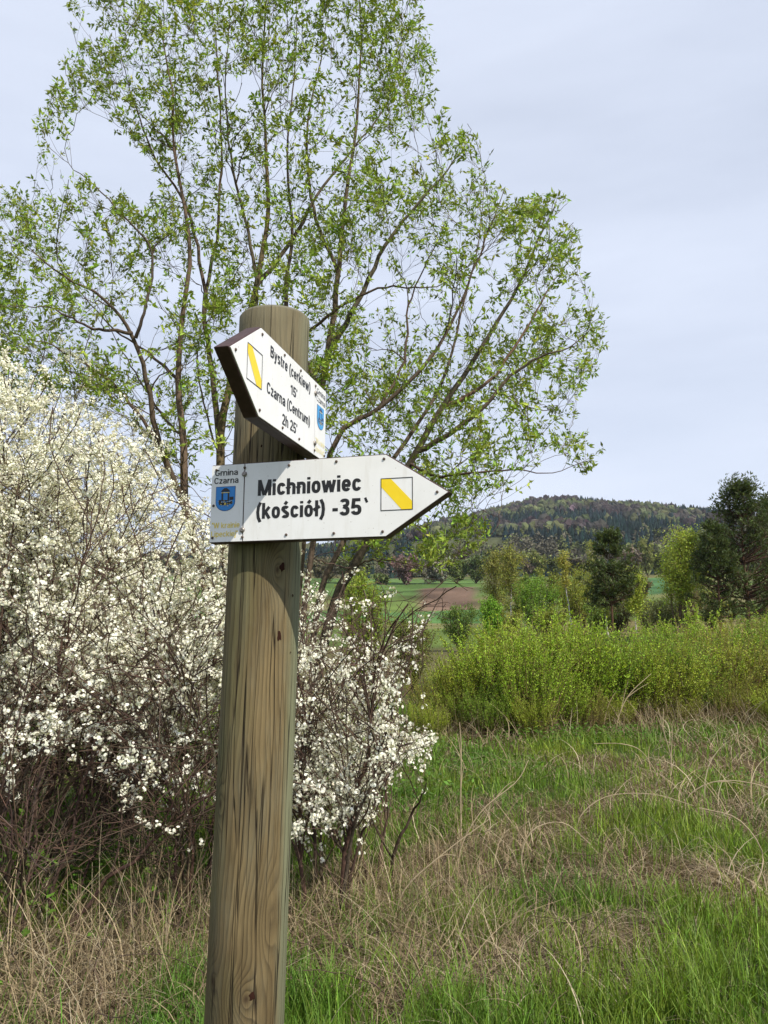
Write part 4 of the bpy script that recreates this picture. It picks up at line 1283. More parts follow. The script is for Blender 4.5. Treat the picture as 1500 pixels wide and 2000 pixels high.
def flat_mat(name, colr, rough=0.45, var=0.12):
    k = NT(name)
    nz = k.noise(k.coord(), 90.0, 3.0)
    k.set(k.mix(k.rng(nz, 0.35, 0.7, 0.0, var), colr, tuple(min(1, c_ * 1.4 + 0.05) for c_ in colr)), rough, 0.4)
    return k.m


M['black'] = flat_mat('black_print', (0.012, 0.012, 0.013))
M['grey_print'] = flat_mat('faded_grey_print', (0.10, 0.10, 0.11))
M['yellow'] = flat_mat('yellow_print', (0.83, 0.60, 0.012))
M['yellow_pale'] = flat_mat('faded_yellow_print', (0.72, 0.55, 0.10), 0.5, 0.5)
M['yellow_ghost'] = flat_mat('bleached_yellow_print', (0.78, 0.70, 0.42), 0.5, 0.5)
M['blue'] = flat_mat('blue_print', (0.02, 0.21, 0.60))
M['blue_light'] = flat_mat('light_blue_print', (0.05, 0.32, 0.68))
M['navy'] = flat_mat('navy_print', (0.02, 0.055, 0.16))
k = NT('zinc_screw')
k.set(k.mix(k.noise(k.coord(), 300.0), (0.20, 0.17, 0.15), (0.34, 0.32, 0.30)), 0.45, 0.5)
k.b.inputs['Metallic'].default_value = 0.7
M['screw'] = k.m
k = NT('rusty_screw')
k.set(k.mix(k.noise(k.coord(), 400.0), (0.05, 0.03, 0.02), (0.14, 0.10, 0.08)), 0.6, 0.4)
M['rust'] = k.m

HS = 0.075                       # half height
SH, TIP = 0.344, 0.4587          # shoulder, arrow tip
SEAM = 0.0688
TH = 0.024


def prism(name, poly, y0, y1, mat, parent, bev=0.0):
    """poly in (x,z), extruded from y0 (front) to y1 (back)"""
    import bmesh
    bm = bmesh.new()
    vs = [bm.verts.new((x, y0, z)) for x, z in poly]
    f = bm.faces.new(vs)
    ext = bmesh.ops.extrude_face_region(bm, geom=[f])
    for v in ext['geom']:
        if isinstance(v, bmesh.types.BMVert):
            v.co.y = y1
    bmesh.ops.recalc_face_normals(bm, faces=bm.faces[:])
    if bev > 0:
        bmesh.ops.bevel(bm, geom=bm.edges[:], offset=bev, segments=2, affect='EDGES', profile=0.6)
    me = bpy.data.meshes.new(name)
    bm.to_mesh(me)
    bm.free()
    me.materials.append(mat)
    return link(name, me, parent)


def flat(name, polys, y, mat, parent):
    V, F, n = [], [], 0
    me = bpy.data.meshes.new(name)
    for p in polys:
        V += [(x, y, z) for x, z in p]
        F.append(list(range(n, n + len(p))))
        n += len(p)
    me.from_pydata(V, [], F)
    me.materials.append(mat)
    return link(name, me, parent)


# condensed bold sans lettering, each letter drawn as strokes of even width
def _arc(cx, cy, rx, ry, a0, a1, n=14, pw=2.5):
    out = []
    for q in np.linspace(rad(a0), rad(a1), n):
        c_, s_ = math.cos(q), math.sin(q)
        out.append((cx + rx * math.copysign(abs(c_) ** (2 / pw), c_), cy + ry * math.copysign(abs(s_) ** (2 / pw), s_)))
    return out


def glyphs(sw):
    h = sw / 2
    xh = 0.74
    cw_ = 0.54                       # width of a round lower-case letter
    cx, rx = cw_ / 2, cw_ / 2 - h
    cy, ry = xh / 2, xh / 2 - h * 0.92
    xl, xr = h, cw_ - h
    arch = [(xl, xh * 0.45), (xl, xh * 0.62)] + _arc(cx, xh * 0.62, rx, xh * 0.38 - h * 0.9, 180, 0, 12) + [(xr, 0)]
    G = {}
    G['o'] = (cw_, [_arc(cx, cy, rx, ry, 0, 360, 29)])
    G['c'] = (cw_ * .97, [_arc(cx, cy, rx, ry, 28, 332, 24)])
    G['e'] = (cw_, [[(xl + h * .5, cy - .01), (xr + h * .6, cy - .01)], _arc(cx, cy, rx, ry, -2, 325, 26)])
    G['n'] = (cw_, [[(xl, 0), (xl, xh)], arch])
    G['h'] = (cw_, [[(xl, 0), (xl, 1)], arch])
    G['u'] = (cw_, [[(xr, 0), (xr, xh)], [(cw_ - x, xh - y) for x, y in arch]])
    a2 = [(x + (xr - xl), y) for x, y in arch]
    G['m'] = (cw_ + xr - xl, [[(xl, 0), (xl, xh)], arch, a2])
    G['r'] = (cw_ * .68, [[(xl, 0), (xl, xh)], [(xl, xh * .48), (xl + .05, xh * .70), (xl + .13, xh - h * 1.1), (xl + .27, xh - h * .95)]])
    G['i'] = (sw, [[(h, 0), (h, xh)], [(h, .85), (h, 1.0)]])
    G['l/'] = (sw * 1.5, [[(h * 1.5, 0), (h * 1.5, 1)], [(-.05, .40), (sw * 1.5 + .05, .62)]])
    G['t'] = (cw_ * .62, [[(h * 1.6, .93), (h * 1.6, .2), (h * 2.0, h), (cw_ * .62, h)], [(0, xh - h * .8), (cw_ * .6, xh - h * .8)]])
    G['w'] = (.82, [[(.07, xh), (.22, 0)], [(.23, 0), (.40, xh * .96)], [(.42, xh * .96), (.59, 0)], [(.60, 0), (.75, xh)]])
    G['y'] = (cw_ * 1.02, [[(.08, xh), (cx * 1.02, .06)], [(cw_ - .06, xh), (cx * 1.0, -.08), (cx * .8, -.19), (.06, -.18)]])
    G['k'] = (cw_ * 1.02, [[(xl, 0), (xl, 1)], [(cw_ - .07, xh), (xl + .03, .30)], [(xl + .12, .44), (cw_ - .06, 0)]])
    G['z'] = (cw_ * .88, [[(.03, xh - h * .9), (cw_ * .84, xh - h * .9)], [(cw_ * .72, xh - h * 1.4), (.12, h * 1.4)], [(.02, h * .9), (cw_ * .86, h * .9)]])
    G['s'] = (cw_ * .94, [_arc(cx * .94, xh * .73, rx * .92, xh * .27 - h * .8, 25, 180, 9) + [(cx * .80, xh * .55), (cx * 1.1, xh * .47)] + _arc(cx * .94, xh * .27, rx * .92, xh * .27 - h * .8, 60, -155, 12)])
    G['a'] = (cw_, [_arc(cx, xh * .62, rx * .95, xh * .38 - h * .9, 165, 0, 10) + [(xr, 0)], [(xr, xh * .55), (cx, xh * .53)] + _arc(cx * .98, xh * .27, rx * .95, xh * .25 - h * .7, 100, 330, 14)])
    G['M'] = (.84, [[(h, 0), (h, 1)], [(h * 1.15, .98), (.40, .03)], [(.44, .03), (.84 - h * 1.15, .98)], [(.84 - h, 0), (.84 - h, 1)]])
    G['B'] = (.62, [[(h, 0), (h, 1)], [(h, 1 - h * .9), (.30, 1 - h * .9)] + _arc(.32, .755, .21, .245 - h * .9, 85, -85, 9) + [(h, .52)], [(.30, .52)] + _arc(.33, .27, .22, .26 - h * .9, 85, -85, 9) + [(h, h * .9)]])
    G['C'] = (.64, [_arc(.33, .5, .33 - h, .5 - h * .9, 30, 330, 26)])
    G['('] = (.30, [[(.27, 1.04), (.14, .76), (.10, .42), (.14, .08), (.27, -.20)]])
    G[')'] = (.30, [[(.03, 1.04), (.16, .76), (.20, .42), (.16, .08), (.03, -.20)]])
    G['-'] = (.34, [[(.02, .36), (.32, .36)]])
    G['1'] = (.42, [[(.30, 0), (.30, 1)], [(.02, .76), (.16, .79), (.25, .93)]])
    G['2'] = (.56, [_arc(.28, .70, .28 - h, .30 - h * .8, 172, -28, 14) + [(.17, .22), (h * 1.2, h * 1.4)], [(.02, h * .9), (.55, h * .9)]])
    G['3'] = (.56, [_arc(.27, .745, .27 - h, .255 - h * .8, 160, -62, 12) + [(.20, .53)], [(.20, .53)] + _arc(.27, .275, .28 - h, .275 - h * .8, 62, -165, 14)])
    G['5'] = (.56, [[(.50, 1 - h * .9), (.14, 1 - h * .9), (.10, .48)] + _arc(.27, .30, .29 - h, .30 - h * .8, 130, -165, 16)])
    G["'"] = (.16, [[(.08, 1.0), (.06, .72)]])
    G['`'] = (.24, [[(.04, 1.02), (.17, .72)]])
    G['G'] = (.66, [_arc(.33, .5, .33 - h, .5 - h * .9, 38, 330, 26) + [(.66 - h, .42), (.38, .42)]])
    G['W'] = (1.0, [[(.07, 1), (.26, 0)], [(.28, 0), (.49, .97)], [(.51, .97), (.72, 0)], [(.74, 0), (.93, 1)]])
    G['L'] = (.50, [[(h, 0), (h, 1)], [(h, h * .9), (.50, h * .9)]])
    G['p'] = (cw_, [[(xl, -.24), (xl, xh)], _arc(cx, cy, rx, ry, 160, -160, 24)])
    G['j'] = (sw * 1.2, [[(h * 1.4, xh), (h * 1.4, -.10), (h * .9, -.19), (-.04, -.20)], [(h * 1.4, .85), (h * 1.4, 1.0)]])
    G['"'] = (.26, [[(.06, 1.0), (.06, .72)], [(.20, 1.0), (.20, .72)]])
    G[' '] = (.20, [])
    for base_, new in (('o', 'ó'), ('s', 'ś')):
        w_, st = G[base_]
        G[new] = (w_, st + [[(w_ * .42, .84), (w_ * .70, 1.02)]])
    G['ł'] = G['l/']
    return G


def stroke(pts, sw):
    p_ = np.array(pts, float)
    closed = np.allclose(p_[0], p_[-1])
    if closed:
        p_ = p_[:-1]
        nx, pv = np.roll(p_, -1, 0), np.roll(p_, 1, 0)
    else:
        nx, pv = np.vstack([p_[1:], 2 * p_[-1:] - p_[-2:-1]]), np.vstack([2 * p_[:1] - p_[1:2], p_[:-1]])
    d0, d1 = norm(p_ - pv), norm(nx - p_)
    n0 = np.stack([-d0[:, 1], d0[:, 0]], -1)
    n1_ = np.stack([-d1[:, 1], d1[:, 0]], -1)
    m = norm(n0 + n1_)
    m = m / np.clip(np.sum(m * n1_, 1), 0.55, 1)[:, None]
    a, b = p_ + m * sw / 2, p_ - m * sw / 2
    n = len(p_)
    V = np.concatenate([a, b])
    j = np.arange(n if closed else n - 1)
    j2 = (j + 1) % n
    return V, np.stack([j, n + j, n + j2, j2], -1)


def sans(body, x0, x1, zb, cap, sw, mat, parent, y):
    G = glyphs(sw)
    Vs, Fs, n, pen, lay = [], [], 0, 0.0, 0
    for ch in body:
        w_, st = G[ch]
        for s_ in st:
            V, F = stroke(s_, sw)
            Vs.append(np.column_stack([V[:, 0] + pen, np.full(len(V), -(lay % 3) * 0.00006), V[:, 1]]))
            Fs.append(F + n)
            n += len(V)
            lay += 1
        pen += w_ + 0.075
    V = np.concatenate(Vs)
    k0, k1 = V[:, 0].min(), V[:, 0].max()
    V[:, 0] = x0 + (V[:, 0] - k0) * (x1 - x0) / (k1 - k0)
    V[:, 2] = zb + V[:, 2] * cap
    V[:, 1] += y
    return link('lettering', mesh_np('lettering', V, np.concatenate(Fs), mat), parent)


def screw_mesh(rad_, name):
    n, prof = 12, [(1.0, 0.0), (0.97, 0.35), (0.7, 0.62), (0.35, 0.72)]
    a = np.arange(n) * 2 * math.pi / n
    V = np.concatenate([np.stack([rad_ * p * np.cos(a), np.full(n, -rad_ * q), rad_ * p * np.sin(a)], -1) for p, q in prof] + [np.array([[0, -rad_ * 0.35, 0]])])
    i = np.arange(n * 4).reshape(4, n)
    F = np.stack([i[:-1], np.roll(i[:-1], -1, 1), np.roll(i[1:], -1, 1), i[1:]], -1).reshape(-1, 4)
    F3 = np.stack([i[-1], np.roll(i[-1], -1), np.full(n, n * 4)], -1)
    return V, F, F3


def make_screw(rad_, name, mat):
    V, F, F3 = screw_mesh(rad_, name)
    return mesh_np(name, V, [F, F3], mat, None, True)


SCREW_S = make_screw(0.0026, 'screw', M['rust'])
SCREW_B = make_screw(0.0052, 'screw', M['screw'])


def shield_poly(x0, x1, zt, zb, ins=0.0):
    x0, x1, zt, zb = x0 + ins, x1 - ins, zt - ins, zb + ins
    xm, rx = (x0 + x1) / 2, (x1 - x0) / 2
    zc = zb + rx * 0.85
    p = [(x1, zt), (x0, zt), (x0, zc)]
    for q in np.linspace(math.pi, 2 * math.pi, 15)[1:-1]:
        p.append((xm + rx * math.cos(q), zc + (zc - zb) * math.sin(q)))
    p.append((x1, zc))
    return p[::-1]


def sign(name, sg, root, lines, small, big_screws, small_screws, sqx, pale):
    """sg = +1 arrow to local +x, -1 arrow to local -x; local front is -y"""
    f = lambda pts: [(sg * x, z) for x, z in (pts if sg > 0 else pts[::-1])]
    b = 0.0012
    arrow = [(0, -HS), (SH, -HS), (TIP, 0), (SH, HS), (0, HS)]
    prism('board', f(arrow), 0.0, TH, M['board'], root, 0.0025)
    yp, yq = -0.0018, 0.0008
    g1 = 0.0012
    e = 0.0022
    plate = [(SEAM + g1, -HS + e), (SH - 0.001, -HS + e), (TIP - 0.0045, 0), (SH - 0.001, HS - e), (SEAM + g1, HS - e)]
    prism('face_plate', f(plate), yp, yq, M['plate'], root)
    crest = [(e * 0.6, -HS + e), (SEAM - g1, -HS + e), (SEAM - g1, HS - e), (e * 0.6, HS - e)]
    cp = prism('crest_plate', f(crest), yp, yq, M['plate'], root)
    yt = yp - 0.0003
    for (body, x0, x1, zb, cap, bold) in lines:
        sans(body, x0, x1, zb, cap, bold, M['black'], root, yt)
    # trail mark: black frame, white field, yellow diagonal bar
    x0, x1 = sqx
    z0, z1 = -0.0282, 0.0300
    wl = 0.0013
    wm = flat('trail_mark', [[(x0 + 0.002, z1 - wl), (x0, z1 - wl - 0.001), (x0, z1 - 0.0145), (x1 - 0.0205, z0 + wl), (x1 - wl, z0 + wl), (x1 - wl, z0 + 0.0155), (x0 + 0.0185, z1 - wl)]], yt, M['yellow'], root)
    flat('frame_line', [[(x0, z0), (x1, z0), (x1, z0 + wl), (x0, z0 + wl)], [(x0, z1 - wl), (x1, z1 - wl), (x1, z1), (x0, z1)],
                        [(x0, z0 + wl), (x0 + wl, z0 + wl), (x0 + wl, z1 - wl), (x0, z1 - wl)], [(x1 - wl, z0 + wl), (x1, z0 + wl), (x1, z1 - wl), (x1 - wl, z1 - wl)]], yt - 0.0003, M['black'], wm)
    # coat of arms
    a0, a1 = small['shield']
    sh = flat('coat_of_arms', [shield_poly(a0, a1, 0.0318, -0.0152)], yt, M['navy'], cp)
    W = a1 - a0
    ins = 0.0009
    X = lambda q: a0 + q * W
    flat('coat_field', [shield_poly(a0, a1, 0.0318, -0.0152, ins)], yt - 0.0003, M['blue_light'] if pale else M['blue'], cp)
    yk = yt - 0.0006
    dark = [[(X(.26), .0215), (X(.74), .0215), (X(.68), .0250), (X(.56), .0285), (X(.44), .0285), (X(.32), .0250)],
            [(X(.30), .0040), (X(.385), .0040), (X(.385), .0208), (X(.30), .0208)], [(X(.615), .0040), (X(.70), .0040), (X(.70), .0208), (X(.615), .0208)],
            [(X(.36), .0030), (X(.64), .0030), (X(.64), .0058), (X(.36), .0058)],
            [(X(.16), .0015), (X(.30), .0015), (X(.29), .0065), (X(.18), .0065)], [(X(.72), .0055), (X(.92), .0055), (X(.92), .0115), (X(.72), .0115)],
            [(X(.42), -.0045), (X(.58), -.0045), (X(.58), .0015), (X(.42), .0015)]]
    for cxx, czz, rr_ in [(.24, -.0005, .0030), (.37, -.0012, .0026), (.66, -.0005, .0030), (.80, .0005, .0030)]:
        aa = np.linspace(0, 2 * math.pi, 12, endpoint=False)
        dark.append([(X(cxx) + rr_ * math.cos(q), czz + rr_ * math.sin(q)) for q in aa])
    flat('coat_charge', dark, yk, M['navy'] if pale else M['black'], cp)
    gold = [[(X(.29), .0192), (X(.71), .0192), (X(.71), .0204), (X(.29), .0204)], [(X(.47), -.0040), (X(.53), -.0040), (X(.53), .0008), (X(.47), .0008)]]
    rr2 = rng(5)
    for q in range(26):
        gx, gz = rr2.uniform(.14, .86), rr2.uniform(-.0060, .0042)
        gw = rr2.uniform(.0004, .0010)
        gold.append([(X(gx) - gw, gz - .0004), (X(gx) + gw, gz - .0004), (X(gx) + gw, gz + .0004), (X(gx) - gw, gz + .0004)])
    flat('coat_gilding', gold, yk - 0.0003, M['yellow_ghost'] if pale else M['yellow_pale'], cp)
    for (body, x0_, x1_, zb, cap, bold, mat) in small['text']:
        sans(body, x0_, x1_, zb, cap, bold, M[mat], cp, yt)
    for (x, z) in big_screws:
        link('screw', SCREW_B, root, (x, yp, z))
    for (x, z) in small_screws:
        link('screw', SCREW_S, root, (x, yp - 0.0006, z))
    return root


lo = empty('arrow_sign', (-0.3263, 1.4242, CAM_Z + 0.2535), -0.2781)
lo.rotation_euler = (0.0, 0.0024, -0.2781)
tag(lo, 'white arrow sign reading Michniowiec (kościół) -35 with maroon edges', 'sign', 'arrow signs on the signpost')
sign('arrow_sign', 1, lo,
     [('Michniowiec', 0.0970, 0.2975, 0.0104, 0.0300, 0.20), ('(kościół)', 0.0950, 0.2300, -0.0328, 0.0295, 0.20), ('-35', 0.2440, 0.2985, -0.0328, 0.0295, 0.20), ('`', 0.3030, 0.3110, -0.0330, 0.0295, 0.16)],
     {'shield': (0.0110, 0.0515), 'text': [('Gmina', 0.0080, 0.0552, 0.0528, 0.0115, 0.15, 'black'), ('Czarna', 0.0068, 0.0570, 0.0376, 0.0115, 0.15, 'black'),
                                          ('"W krainie', 0.0050, 0.0622, -0.0470, 0.0106, 0.15, 'yellow_pale'), ('Lipeckiej"', 0.0045, 0.0590, -0.0632, 0.0106, 0.15, 'yellow_pale')]},
     [(0.0688, 0.0532), (0.0680, -0.0520)],
     [(.1583, .0644), (.2505, .0660), (.3399, .0652), (.4355, .0006), (.3376, -.0650), (.2472, -.0648), (.1558, -.0641), (.0107, .0640), (.0072, -.0041), (.0075, -.0650), (.0690, .0655), (.0688, -.0655)],
     (0.3339, 0.3922), False)
up = empty('arrow_sign', (-0.1200, 1.5039, CAM_Z + 0.4260), 1.3379)
up.rotation_euler = (0.008, -0.0101, 1.3379)
tag(up, 'white arrow sign reading Bystre (cerkiew) 15 and Czarna (Centrum) 2h 25', 'sign', 'arrow signs on the signpost')
sign('arrow_sign', -1, up,
     [('Bystre (cerkiew)', -0.3025, -0.0985, 0.0400, 0.0195, 0.18), ("15'", -0.2050, -0.1700, 0.0068, 0.0175, 0.18), ('Czarna (Centrum)', -0.3135, -0.0970, -0.0250, 0.0190, 0.18), ("2h 25'", -0.2415, -0.1660, -0.0585, 0.0190, 0.18)],
     {'shield': (-0.0560, -0.0125), 'text': [('Gmina', -0.0580, -0.0060, 0.0528, 0.0115, 0.14, 'grey_print'), ('Czarna', -0.0600, -0.0070, 0.0376, 0.0115, 0.14, 'grey_print'),
                                            ('"W krainie', -0.0625, -0.0050, -0.0470, 0.0106, 0.14, 'yellow_ghost'), ('Lipeckiej"', -0.0620, -0.0070, -0.0632, 0.0106, 0.14, 'yellow_ghost')]},
     [(-0.0690, 0.0490), (-0.0682, -0.0504)],
     [(-.3399, .0634), (-.4380, .0015), (-.3416, -.0630), (-.2389, .0650), (-.1555, .0655), (-.2400, -.0650), (-.1562, -.0640), (-.0690, .0640), (-.0685, -.0645), (-.0080, -.0620)],
     (-0.3950, -0.3352), True)


def spacer(root, xc, sgn_w, y1):
    # batten between the board and the round post
    prism('spacer', [(xc - 0.035, -0.06), (xc + 0.035, -0.06), (xc + 0.035, 0.06), (xc - 0.035, 0.06)], TH + 0.0004, y1, M['board'], root)


spacer(lo, 0.0685, 1, TH + 0.012)
spacer(up, -0.0250, -1, TH + 0.016)

# ------------------------------------------------------------------ grass, straw and undergrowth
def scatter(r, n, r0, r1, a0=-37, a1=37, pw=1.0):
    """points on the ground, thinning out with distance"""
    rr = np.exp(r.uniform(math.log(r0), math.log(r1), n))
    az = np.radians(r.uniform(a0, a1, n))
    return rr * np.sin(az), rr * np.cos(az), rr


def blades(r, x, y, rr, h, w_, bend, tint, K=4, head=None, lie=0.0, curl=0.0):
    n = len(x)
    z = zg(x, y) - 0.015
    a = r.uniform(0, 2 * math.pi, n) if head is None else head
    hd = np.stack([np.cos(a), np.sin(a), np.zeros(n)], -1)
    k_ = np.linspace(0, 1, K)
    th0 = np.clip(np.abs(r.normal(0.12, .15, n)) + lie, 0, 1.35)         # from the vertical
    th = th0[:, None] + bend[:, None] * k_[None]
    ak = a[:, None] + (r.normal(0, 1, n) * curl)[:, None] * k_[None]
    hk = np.stack([np.cos(ak), np.sin(ak), np.zeros_like(ak)], -1)
    d = hk * np.sin(th)[..., None] + np.array([0, 0, 1.0]) * np.cos(th)[..., None]
    P = np.zeros((n, K, 3))
    P[:, 0] = np.stack([x, y, z], -1)
    for j in range(1, K):
        P[:, j] = P[:, j - 1] + d[:, j - 1] * (h / (K - 1))[:, None]
    gz = zg(P[:, -1, 0], P[:, -1, 1])
    P[:, 1:, 2] = np.maximum(P[:, 1:, 2], np.minimum(gz, z + .05)[:, None] + 0.004)
    W = w_[:, None] * np.linspace(1, .15, K)[None] ** .7
    sd = np.stack([-np.sin(a), np.cos(a), np.zeros(n)], -1)
    # turn the blade so that its flat side is seen from anywhere
    tw = r.uniform(-.9, .9, n)[:, None]
    sd = norm(sd * np.cos(tw) + hd * np.sin(tw))
    return ribbons(P, W, sd, tint)


def meadow():
    r = rng(500)
    # fresh grass
    x, y, rr = scatter(r, 158000, 2.4, 23)
    dn = dryness(x, y)
    tuft = fbm(x / .22, y / .22, 51, 2)
    keep = (r.uniform(size=len(x)) < np.clip(1.5 - (dn - .30) * 4.0, .16, 1)) & (r.uniform(size=len(x)) < np.clip((tuft - .22) * 3, .12, 1))
    x, y, rr, dn, tuft = x[keep], y[keep], rr[keep], dn[keep], tuft[keep]
    n = len(x)
    h = r.uniform(.08, .24, n) * (.6 + .9 * tuft) * np.interp(rr, [2, 8, 20], [1.0, .95, 1.1])
    w_ = r.uniform(.0018, .0038, n) * np.interp(rr, [2, 5, 23], [.9, 1.2, 4.6])
    c = jitter(r, n, (0.135, 0.215, 0.028), .30, .07)
    yl = fbm(x / 1.1, y / 1.1, 57, 2)
    c = c * (1 + (yl[:, None] - .5) * np.array([.9, .35, .2]))
    c, bd, nr_ = np.clip(c, .005, .6), r.uniform(.1, 1.5, n), rr < 5.5
    V, F, t = join([blades(r, x[q], y[q], rr[q], h[q], w_[q], bd[q], c[q], kk) for q, kk in ((nr_, 4), (~nr_, 3))])
    tag(link('grass', mesh_np('grass', V, F, M['grass'], t)), 'fresh green spring grass growing through the old straw', 'grass', kind='stuff')
    # matted old straw
    x, y, rr = scatter(r, 92000, 2.4, 22)
    dn = dryness(x, y)
    keep = r.uniform(size=len(x)) < np.clip((dn - .36) * 6.5, .05, 1)
    x, y, rr, dn = x[keep], y[keep], rr[keep], dn[keep]
    n = len(x)
    h = r.uniform(.08, .38, n) * np.clip(.6 + dn, .6, 1.3)
    w_ = r.uniform(.0010, .0024, n) * np.interp(rr, [2, 5, 22], [.9, 1.15, 4.0])
    pal = np.array([(0.335, 0.265, 0.165), (0.265, 0.205, 0.125), (0.195, 0.145, 0.088), (0.42, 0.355, 0.245), (0.125, 0.088, 0.058)])
    c = pal[r.choice(5, n, p=[.3, .3, .17, .15, .08])] * np.exp(r.normal(0, .15, (n, 1)))
    hd = fbm(x / .5, y / .5, 63, 2) * 14 + r.normal(0, 1.2, n)
    c, bd, li, nr_ = np.clip(c, .01, .8), r.uniform(.2, 2.2, n), r.uniform(.65, 1.4, n), rr < 6
    V, F, t = join([blades(r, x[q], y[q], rr[q], h[q], w_[q], bd[q], c[q], kk, hd[q], li[q], 1.2) for q, kk in ((nr_, 5), (~nr_, 3))])
    tag(link('dry_grass', mesh_np('dry_grass', V, F, M['straw'], t)), 'matted bleached dry grass and straw lying over the meadow', 'grass', kind='stuff')
    # heaps: long stalks springing from a few places and arching over
    parts = []
    for (gx, gy, n, ln, sp) in [(0.62, 6.1, 260, .75, .32), (1.05, 6.4, 160, .6, .3), (3.3, 7.7, 260, .8, .5), (2.25, 5.35, 200, .6, .3), (4.3, 14.6, 240, 1.0, .7), (1.7, 12.8, 200, .9, .7), (5.8, 12.2, 260, .9, .7),
                                (-.15, 4.5, 220, .6, .35), (.30, 4.1, 200, .55, .35), (0.0, 5.0, 180, .6, .3), (1.1, 4.6, 120, .45, .3), (2.6, 9.5, 160, .7, .5), (1.3, 9.6, 160, .7, .5), (.4, 3.6, 140, .5, .3),
                                (-1.25, 3.9, 260, .75, .3), (-1.75, 3.75, 240, .8, .35), (-1.0, 3.6, 180, .6, .25), (-2.3, 4.0, 220, .8, .35), (-.62, 4.6, 120, .8, .2), (-1.45, 3.4, 160, .5, .3)]:
        x = gx + r.normal(0, sp, n)
        y = gy + r.normal(0, sp * .8, n)
        c = pal[r.choice(5, n, p=[.35, .25, .12, .22, .06])] * np.exp(r.normal(0, .12, (n, 1)))
        rr = np.hypot(x, y)
        parts.append(blades(r, x, y, rr, r.uniform(.4, 1.1, n) * ln, r.uniform(.0018, .0042, n) * np.interp(rr, [2, 6, 16], [.9, 1.1, 2.8]), r.uniform(.6, 3.0, n), c, 8, None, r.uniform(.1, 1.1, n), 1.5))
    # tall upright stalks under and before the blackthorn
    n = 1500
    x = r.uniform(-3.2, -.55, n)
    y = r.uniform(3.35, 4.9, n)
    cl = fbm(x / .35, y / .35, 71, 2)
    kk = r.uniform(size=n) < np.clip((cl - .3) * 4, .05, 1)
    x, y = x[kk], y[kk]
    n = len(x)
    c = pal[r.choice(5, n, p=[.34, .28, .18, .14, .06])] * np.exp(r.normal(0, .15, (n, 1)))
    parts.append(blades(r, x, y, np.hypot(x, y), r.uniform(.2, .8, n), r.uniform(.0012, .0028, n), r.normal(.4, .5, n), c, 6, None, r.uniform(0, .6, n), .6))
    n = 700
    x = r.uniform(-.55, .7, n)
    y = r.uniform(4.2, 5.6, n)
    c = pal[r.choice(5, n, p=[.30, .30, .2, .12, .08])] * np.exp(r.normal(0, .15, (n, 1)))
    parts.append(blades(r, x, y, np.hypot(x, y), r.uniform(.2, .6, n), r.uniform(.0012, .0026, n), r.normal(.6, .6, n), c, 6, None, r.uniform(0, .8, n), .8))
    # dead stalks at the foot of the thicket
    n = 3400
    x = r.uniform(.6, 9.0, n)
    y = 13.4 + (x - 1) * .30 + r.normal(0, .7, n)
    c = pal[r.choice(5, n, p=[.30, .30, .2, .12, .08])] * np.exp(r.normal(0, .15, (n, 1)))
    parts.append(blades(r, x, y, np.hypot(x, y), r.uniform(.15, .75, n), r.uniform(.003, .006, n), r.normal(.5, .6, n), c, 5, None, r.uniform(0, .6, n)))
    V, F, t = join(parts)
    tag(link('dead_stalks', mesh_np('dead_stalks', V, F, M['straw'], t)), 'long dead grass stalks arching out of the meadow', 'grass', kind='stuff')
    # broad green leaves in the herb patches
    parts = []
    for (gx, gy, n, s, hh) in [(2.6, 12.6, 900, .55, .28), (3.5, 12.9, 700, .5, .26), (1.6, 9.6, 300, .35, .16), (5.6, 14.5, 600, .6, .2), (-2.6, 5.2, 1400, .6, .45), (-3.0, 4.6, 1200, .5, .4), (-2.1, 5.4, 900, .6, .4), (.6, 10.5, 700, .8, .25), (.2, 8.0, 600, .6, .25), (3.9, 9.2, 260, .4, .12), (-2.5, 4.0, 500, .4, .3)]:
        x = gx + r.normal(0, s, n)
        y = gy + r.normal(0, s, n)
        p = np.stack([x, y, zg(x, y) + r.uniform(.01, 1, n) * hh], -1)
        ln = r.uniform(.03, .075, n)
        D = norm(rand_dir(r, n) * np.array([1, 1, .5]) + np.array([0, 0, .15]))
        parts.append(leaves(p, D, norm(rand_dir(r, n) + np.array([0, 0, 1.4])), ln, ln * .55, jitter(r, n, (0.085, 0.165, 0.02), .25, .06)))
    V, F, t = join(parts)
    tag(link('ground_herbs', mesh_np('ground_herbs', V, F, M['leaf'], t)), 'patches of broad leaved green herbs among the grass', 'herbs', kind='stuff')
    # brambles and fallen twigs
    n = 330
    x = np.concatenate([r.uniform(-3, -.5, 190), r.uniform(-.4, 1.2, 100), r.uniform(.5, 4.5, 40)])
    y = np.concatenate([r.uniform(3.3, 5.0, 190), r.uniform(3.5, 5.6, 100), r.uniform(4, 12, 40)])
    a = r.uniform(0, 2 * math.pi, n)
    K = 8
    ln = r.uniform(.2, .75, n)
    th0 = r.uniform(.3, 1.4, n)
    bend = r.uniform(.1, 1.6, n)
    P = np.zeros((n, K, 3))
    P[:, 0] = np.stack([x, y, zg(x, y) - .01], -1)
    for j in range(1, K):
        th = th0 + bend * j / K
        d = np.stack([np.cos(a) * np.sin(th), np.sin(a) * np.sin(th), np.cos(th)], -1) + r.normal(0, .22, (n, 3))
        P[:, j] = P[:, j - 1] + norm(d) * (ln / (K - 1))[:, None]
    P[:, 1:, 2] = np.maximum(P[:, 1:, 2], P[:, :1, 2] + .02)
    R0 = r.uniform(.0012, .0034, (n, 1)) * np.linspace(1, .4, K)[None]
    pal2 = np.array([(0.085, 0.055, 0.045), (0.15, 0.105, 0.075), (0.06, 0.04, 0.035)])
    V, F, t = tubes(P, R0, 4, pal2[r.integers(0, 3, n)])
